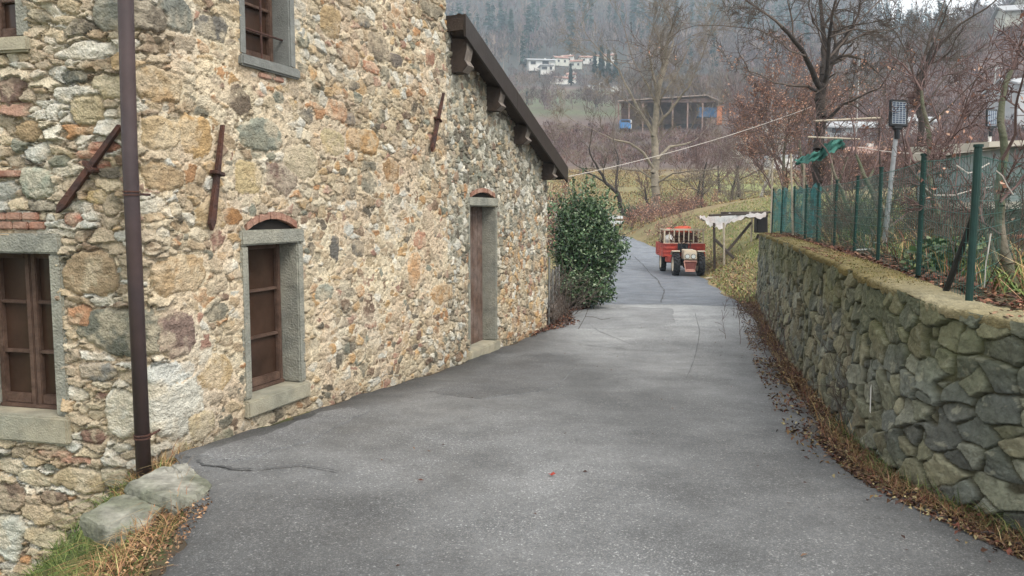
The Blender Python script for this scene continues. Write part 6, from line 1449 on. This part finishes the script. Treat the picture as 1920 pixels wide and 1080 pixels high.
def wood(name, pts, kinds, hs, m, ntri, cols_by, rng, wf=.32, parent=None, bw=.05):
    V = []; Cc = []
    for (x, y, z), kd, h in zip(pts, kinds, hs):
        if kd == 0:
            b, d = barecrown(ntri, h, h*wf, rng); bwid = h*bw*.35; tb = np.array([[0, 0, 0.]]); td = np.array([[0, 0, h*.75]]); b = np.vstack([b, tb]); d = np.vstack([d, td])
        else:
            b, d = conifer(ntri, h, h*.17, rng); bwid = h*bw*1.25; b = np.vstack([b, [[0, 0, 0]]]); d = np.vstack([d, [[0, 0, h]]])
        n = len(b); s = rng.normal(size=(n, 3)); s[:, 2] *= .3; s /= np.linalg.norm(s, axis=1, keepdims=True); s *= bwid*rng.uniform(.6, 1.4, (n, 1)); s[-1] = [h*.012, 0, 0]
        o_ = np.array([x, y, z]); v = np.stack([b-s+o_, b+s+o_, b+d+o_], 1).reshape(-1, 3); V.append(v)
        pc = cols_by[kd]; cc_ = pc[rng.integers(len(pc))]*rng.uniform(.8, 1.2)*rng.uniform(.75, 1.25, (n, 1)); Cc.append(np.repeat(cc_, 3, 0))
    V = np.vstack(V); Cc = np.vstack(Cc); f = np.arange(len(V)).reshape(-1, 3)
    return npmesh(name, V, f, m, parent, col=Cc)
farm = mat('far_foliage', (1, 1, 1), .25, .2, .95, 0, vcol=True)
bare = [np.array(x) for x in ((.17, .125, .105), (.11, .085, .078), (.21, .16, .13), (.14, .10, .10))]; con = [np.array(x) for x in ((.026, .055, .044), (.034, .064, .048), (.020, .046, .040))]
CB_ = {0: bare, 1: con}
# forest covering the hill
pts = []; kinds = []; hs = []
n = 0
while n < 4500:
    Y_ = 285+400*rg3.random()**.9; px = rg3.uniform(480, 2150); X_ = (px-960)/F*Y_; z = float(T(X_, Y_))
    if Y_ < 365 and px < 1180 and px > 700 and not (px < 980 and Y_ > 330): continue
    cz = wav(X_, Y_, 70)+.5*wav(X_+9, Y_, 33)
    pcon = .08+.62*(cz > .12)*(Y_ > 380)+.25*(Y_ > 560); 
    if px > 1640 and Y_ > 560: pcon = .9
    kd = 1 if rg3.random() < pcon else 0
    pts.append((X_, Y_, z-.3)); kinds.append(kd); hs.append(rg3.uniform(9, 17) if kd == 0 else rg3.uniform(9, 25)); n += 1
tag(wood('forest', pts, kinds, hs, farm, 58, CB_, rg3), kind='stuff')
# thickets and vineyard rows across the valley floor
pts = []; kinds = []; hs = []
while len(pts) < 2900:
    Y_ = 97+90*rg3.random(); px = rg3.uniform(960, 2150)
    if rg3.random() < .3: Y_ = 46+55*rg3.random(); px = rg3.uniform(1510, 2150)
    X_ = (px-960)/F*Y_
    if Y_ > 148 and px < 1165: continue
    if 1150 < px < 1365 and 138 < Y_ < 170: continue
    pts.append((X_, Y_, float(T(X_, Y_))-.1)); kinds.append(0); hs.append(rg3.uniform(1.4, 2.6)*(1 if px < 1450 else 1.25))
pv = [np.array(x) for x in ((.15, .085, .075), (.12, .075, .07), (.18, .105, .085), (.11, .07, .068))]
tag(wood('thicket', pts, kinds, hs, farm, 60, {0: pv}, rg3, wf=.55, bw=.07), kind='stuff')
pts = []; hs = []
while len(pts) < 620:   # bare woodland behind the barn and along the right slope
    Y_ = 168+115*rg3.random(); px = rg3.uniform(1180, 2150); X_ = (px-960)/F*Y_
    if 1600 < px < 1760 and Y_ < 150: continue
    if px > 1800 and 150 < Y_ < 230 and px < 1930: continue
    pts.append((X_, Y_, float(T(X_, Y_))-.3)); hs.append(rg3.uniform(5, 9.5))
tag(wood('bare_woodland', pts, [0]*len(pts), hs, farm, 130, {0: [np.array((.14, .105, .08)), np.array((.11, .09, .075)), np.array((.125, .11, .08)), np.array((.15, .10, .085))]}, rg3, wf=.42, bw=.035), kind='stuff')
pts = []; hs = []; kinds = []
while len(pts) < 210:   # hedges round the field and below the village
    Y_ = rg3.choice([185, 205, 230, 262, 275, 290, 300, 318])+rg3.normal()*4; px = rg3.uniform(955, 1190); X_ = (px-960)/F*Y_
    pts.append((X_, Y_, float(T(X_, Y_))-.3)); hs.append(rg3.uniform(3, 6.0)); kinds.append(1 if rg3.random() < .05 else 0)
tag(wood('hedge_trees', pts, kinds, hs, farm, 90, {0: bare, 1: con}, rg3, wf=.45, bw=.05), kind='stuff')
# single conifers one can tell apart
ct = [(958, 380, 21, 'tall dark conifer left of the white villa on the hillside'), (944, 390, 17, 'shorter dark conifer at the far left beside the tall one'), (1112, 285, 12, 'leftmost of the dark conifers below the village'), (1124, 283, 14, 'tallest of the dark conifers below the village'), (1137, 286, 12.5, 'third dark conifer below the village'), (1150, 284, 11, 'rightmost dark conifer below the village'), (1010, 300, 5, 'small dark conifer in front of the white villa'), (1068, 288, 8, 'narrow dark conifer below the little gabled house'), (1915, 76, 5.5, 'dark green conifer at the right edge above the cabin')]
for i, (px, Y_, h_, lab) in enumerate(ct):
    b = onT(px, Y_); rt = empty('conifer', b, label=lab, cat='conifer', group='single conifers'); w_ = wood('crown', [tuple(b)], [1], [h_], farm, 420, {1: con}, rg3, bw=.045); child(w_, rt)
    m_ = MB(); m_.tube([b-Vector((0, 0, .5)), b+Vector((0, 0, h_*.3))], .02*h_, 6); child(m_.build('trunk', barkd), rt)
# two gates of white posts in the field
# ------------------------------------------------------------------ haze
hz = MB(); hz.box((0, 0, 126), (1500, 1500, 258)); 
hm_ = bpy.data.materials.new('haze'); hm_.use_nodes = True; n = hm_.node_tree; n.nodes.clear(); o = n.nodes.new('ShaderNodeOutputMaterial'); pv_ = n.nodes.new('ShaderNodeVolumePrincipled')
pv_.inputs['Color'].default_value = (.70, .86, 1, 1); pv_.inputs['Density'].default_value = .00066; pv_.inputs['Anisotropy'].default_value = .2
n.links.new(pv_.outputs[0], o.inputs['Volume'])
tag(hz.build('haze', hm_), kind='stuff')
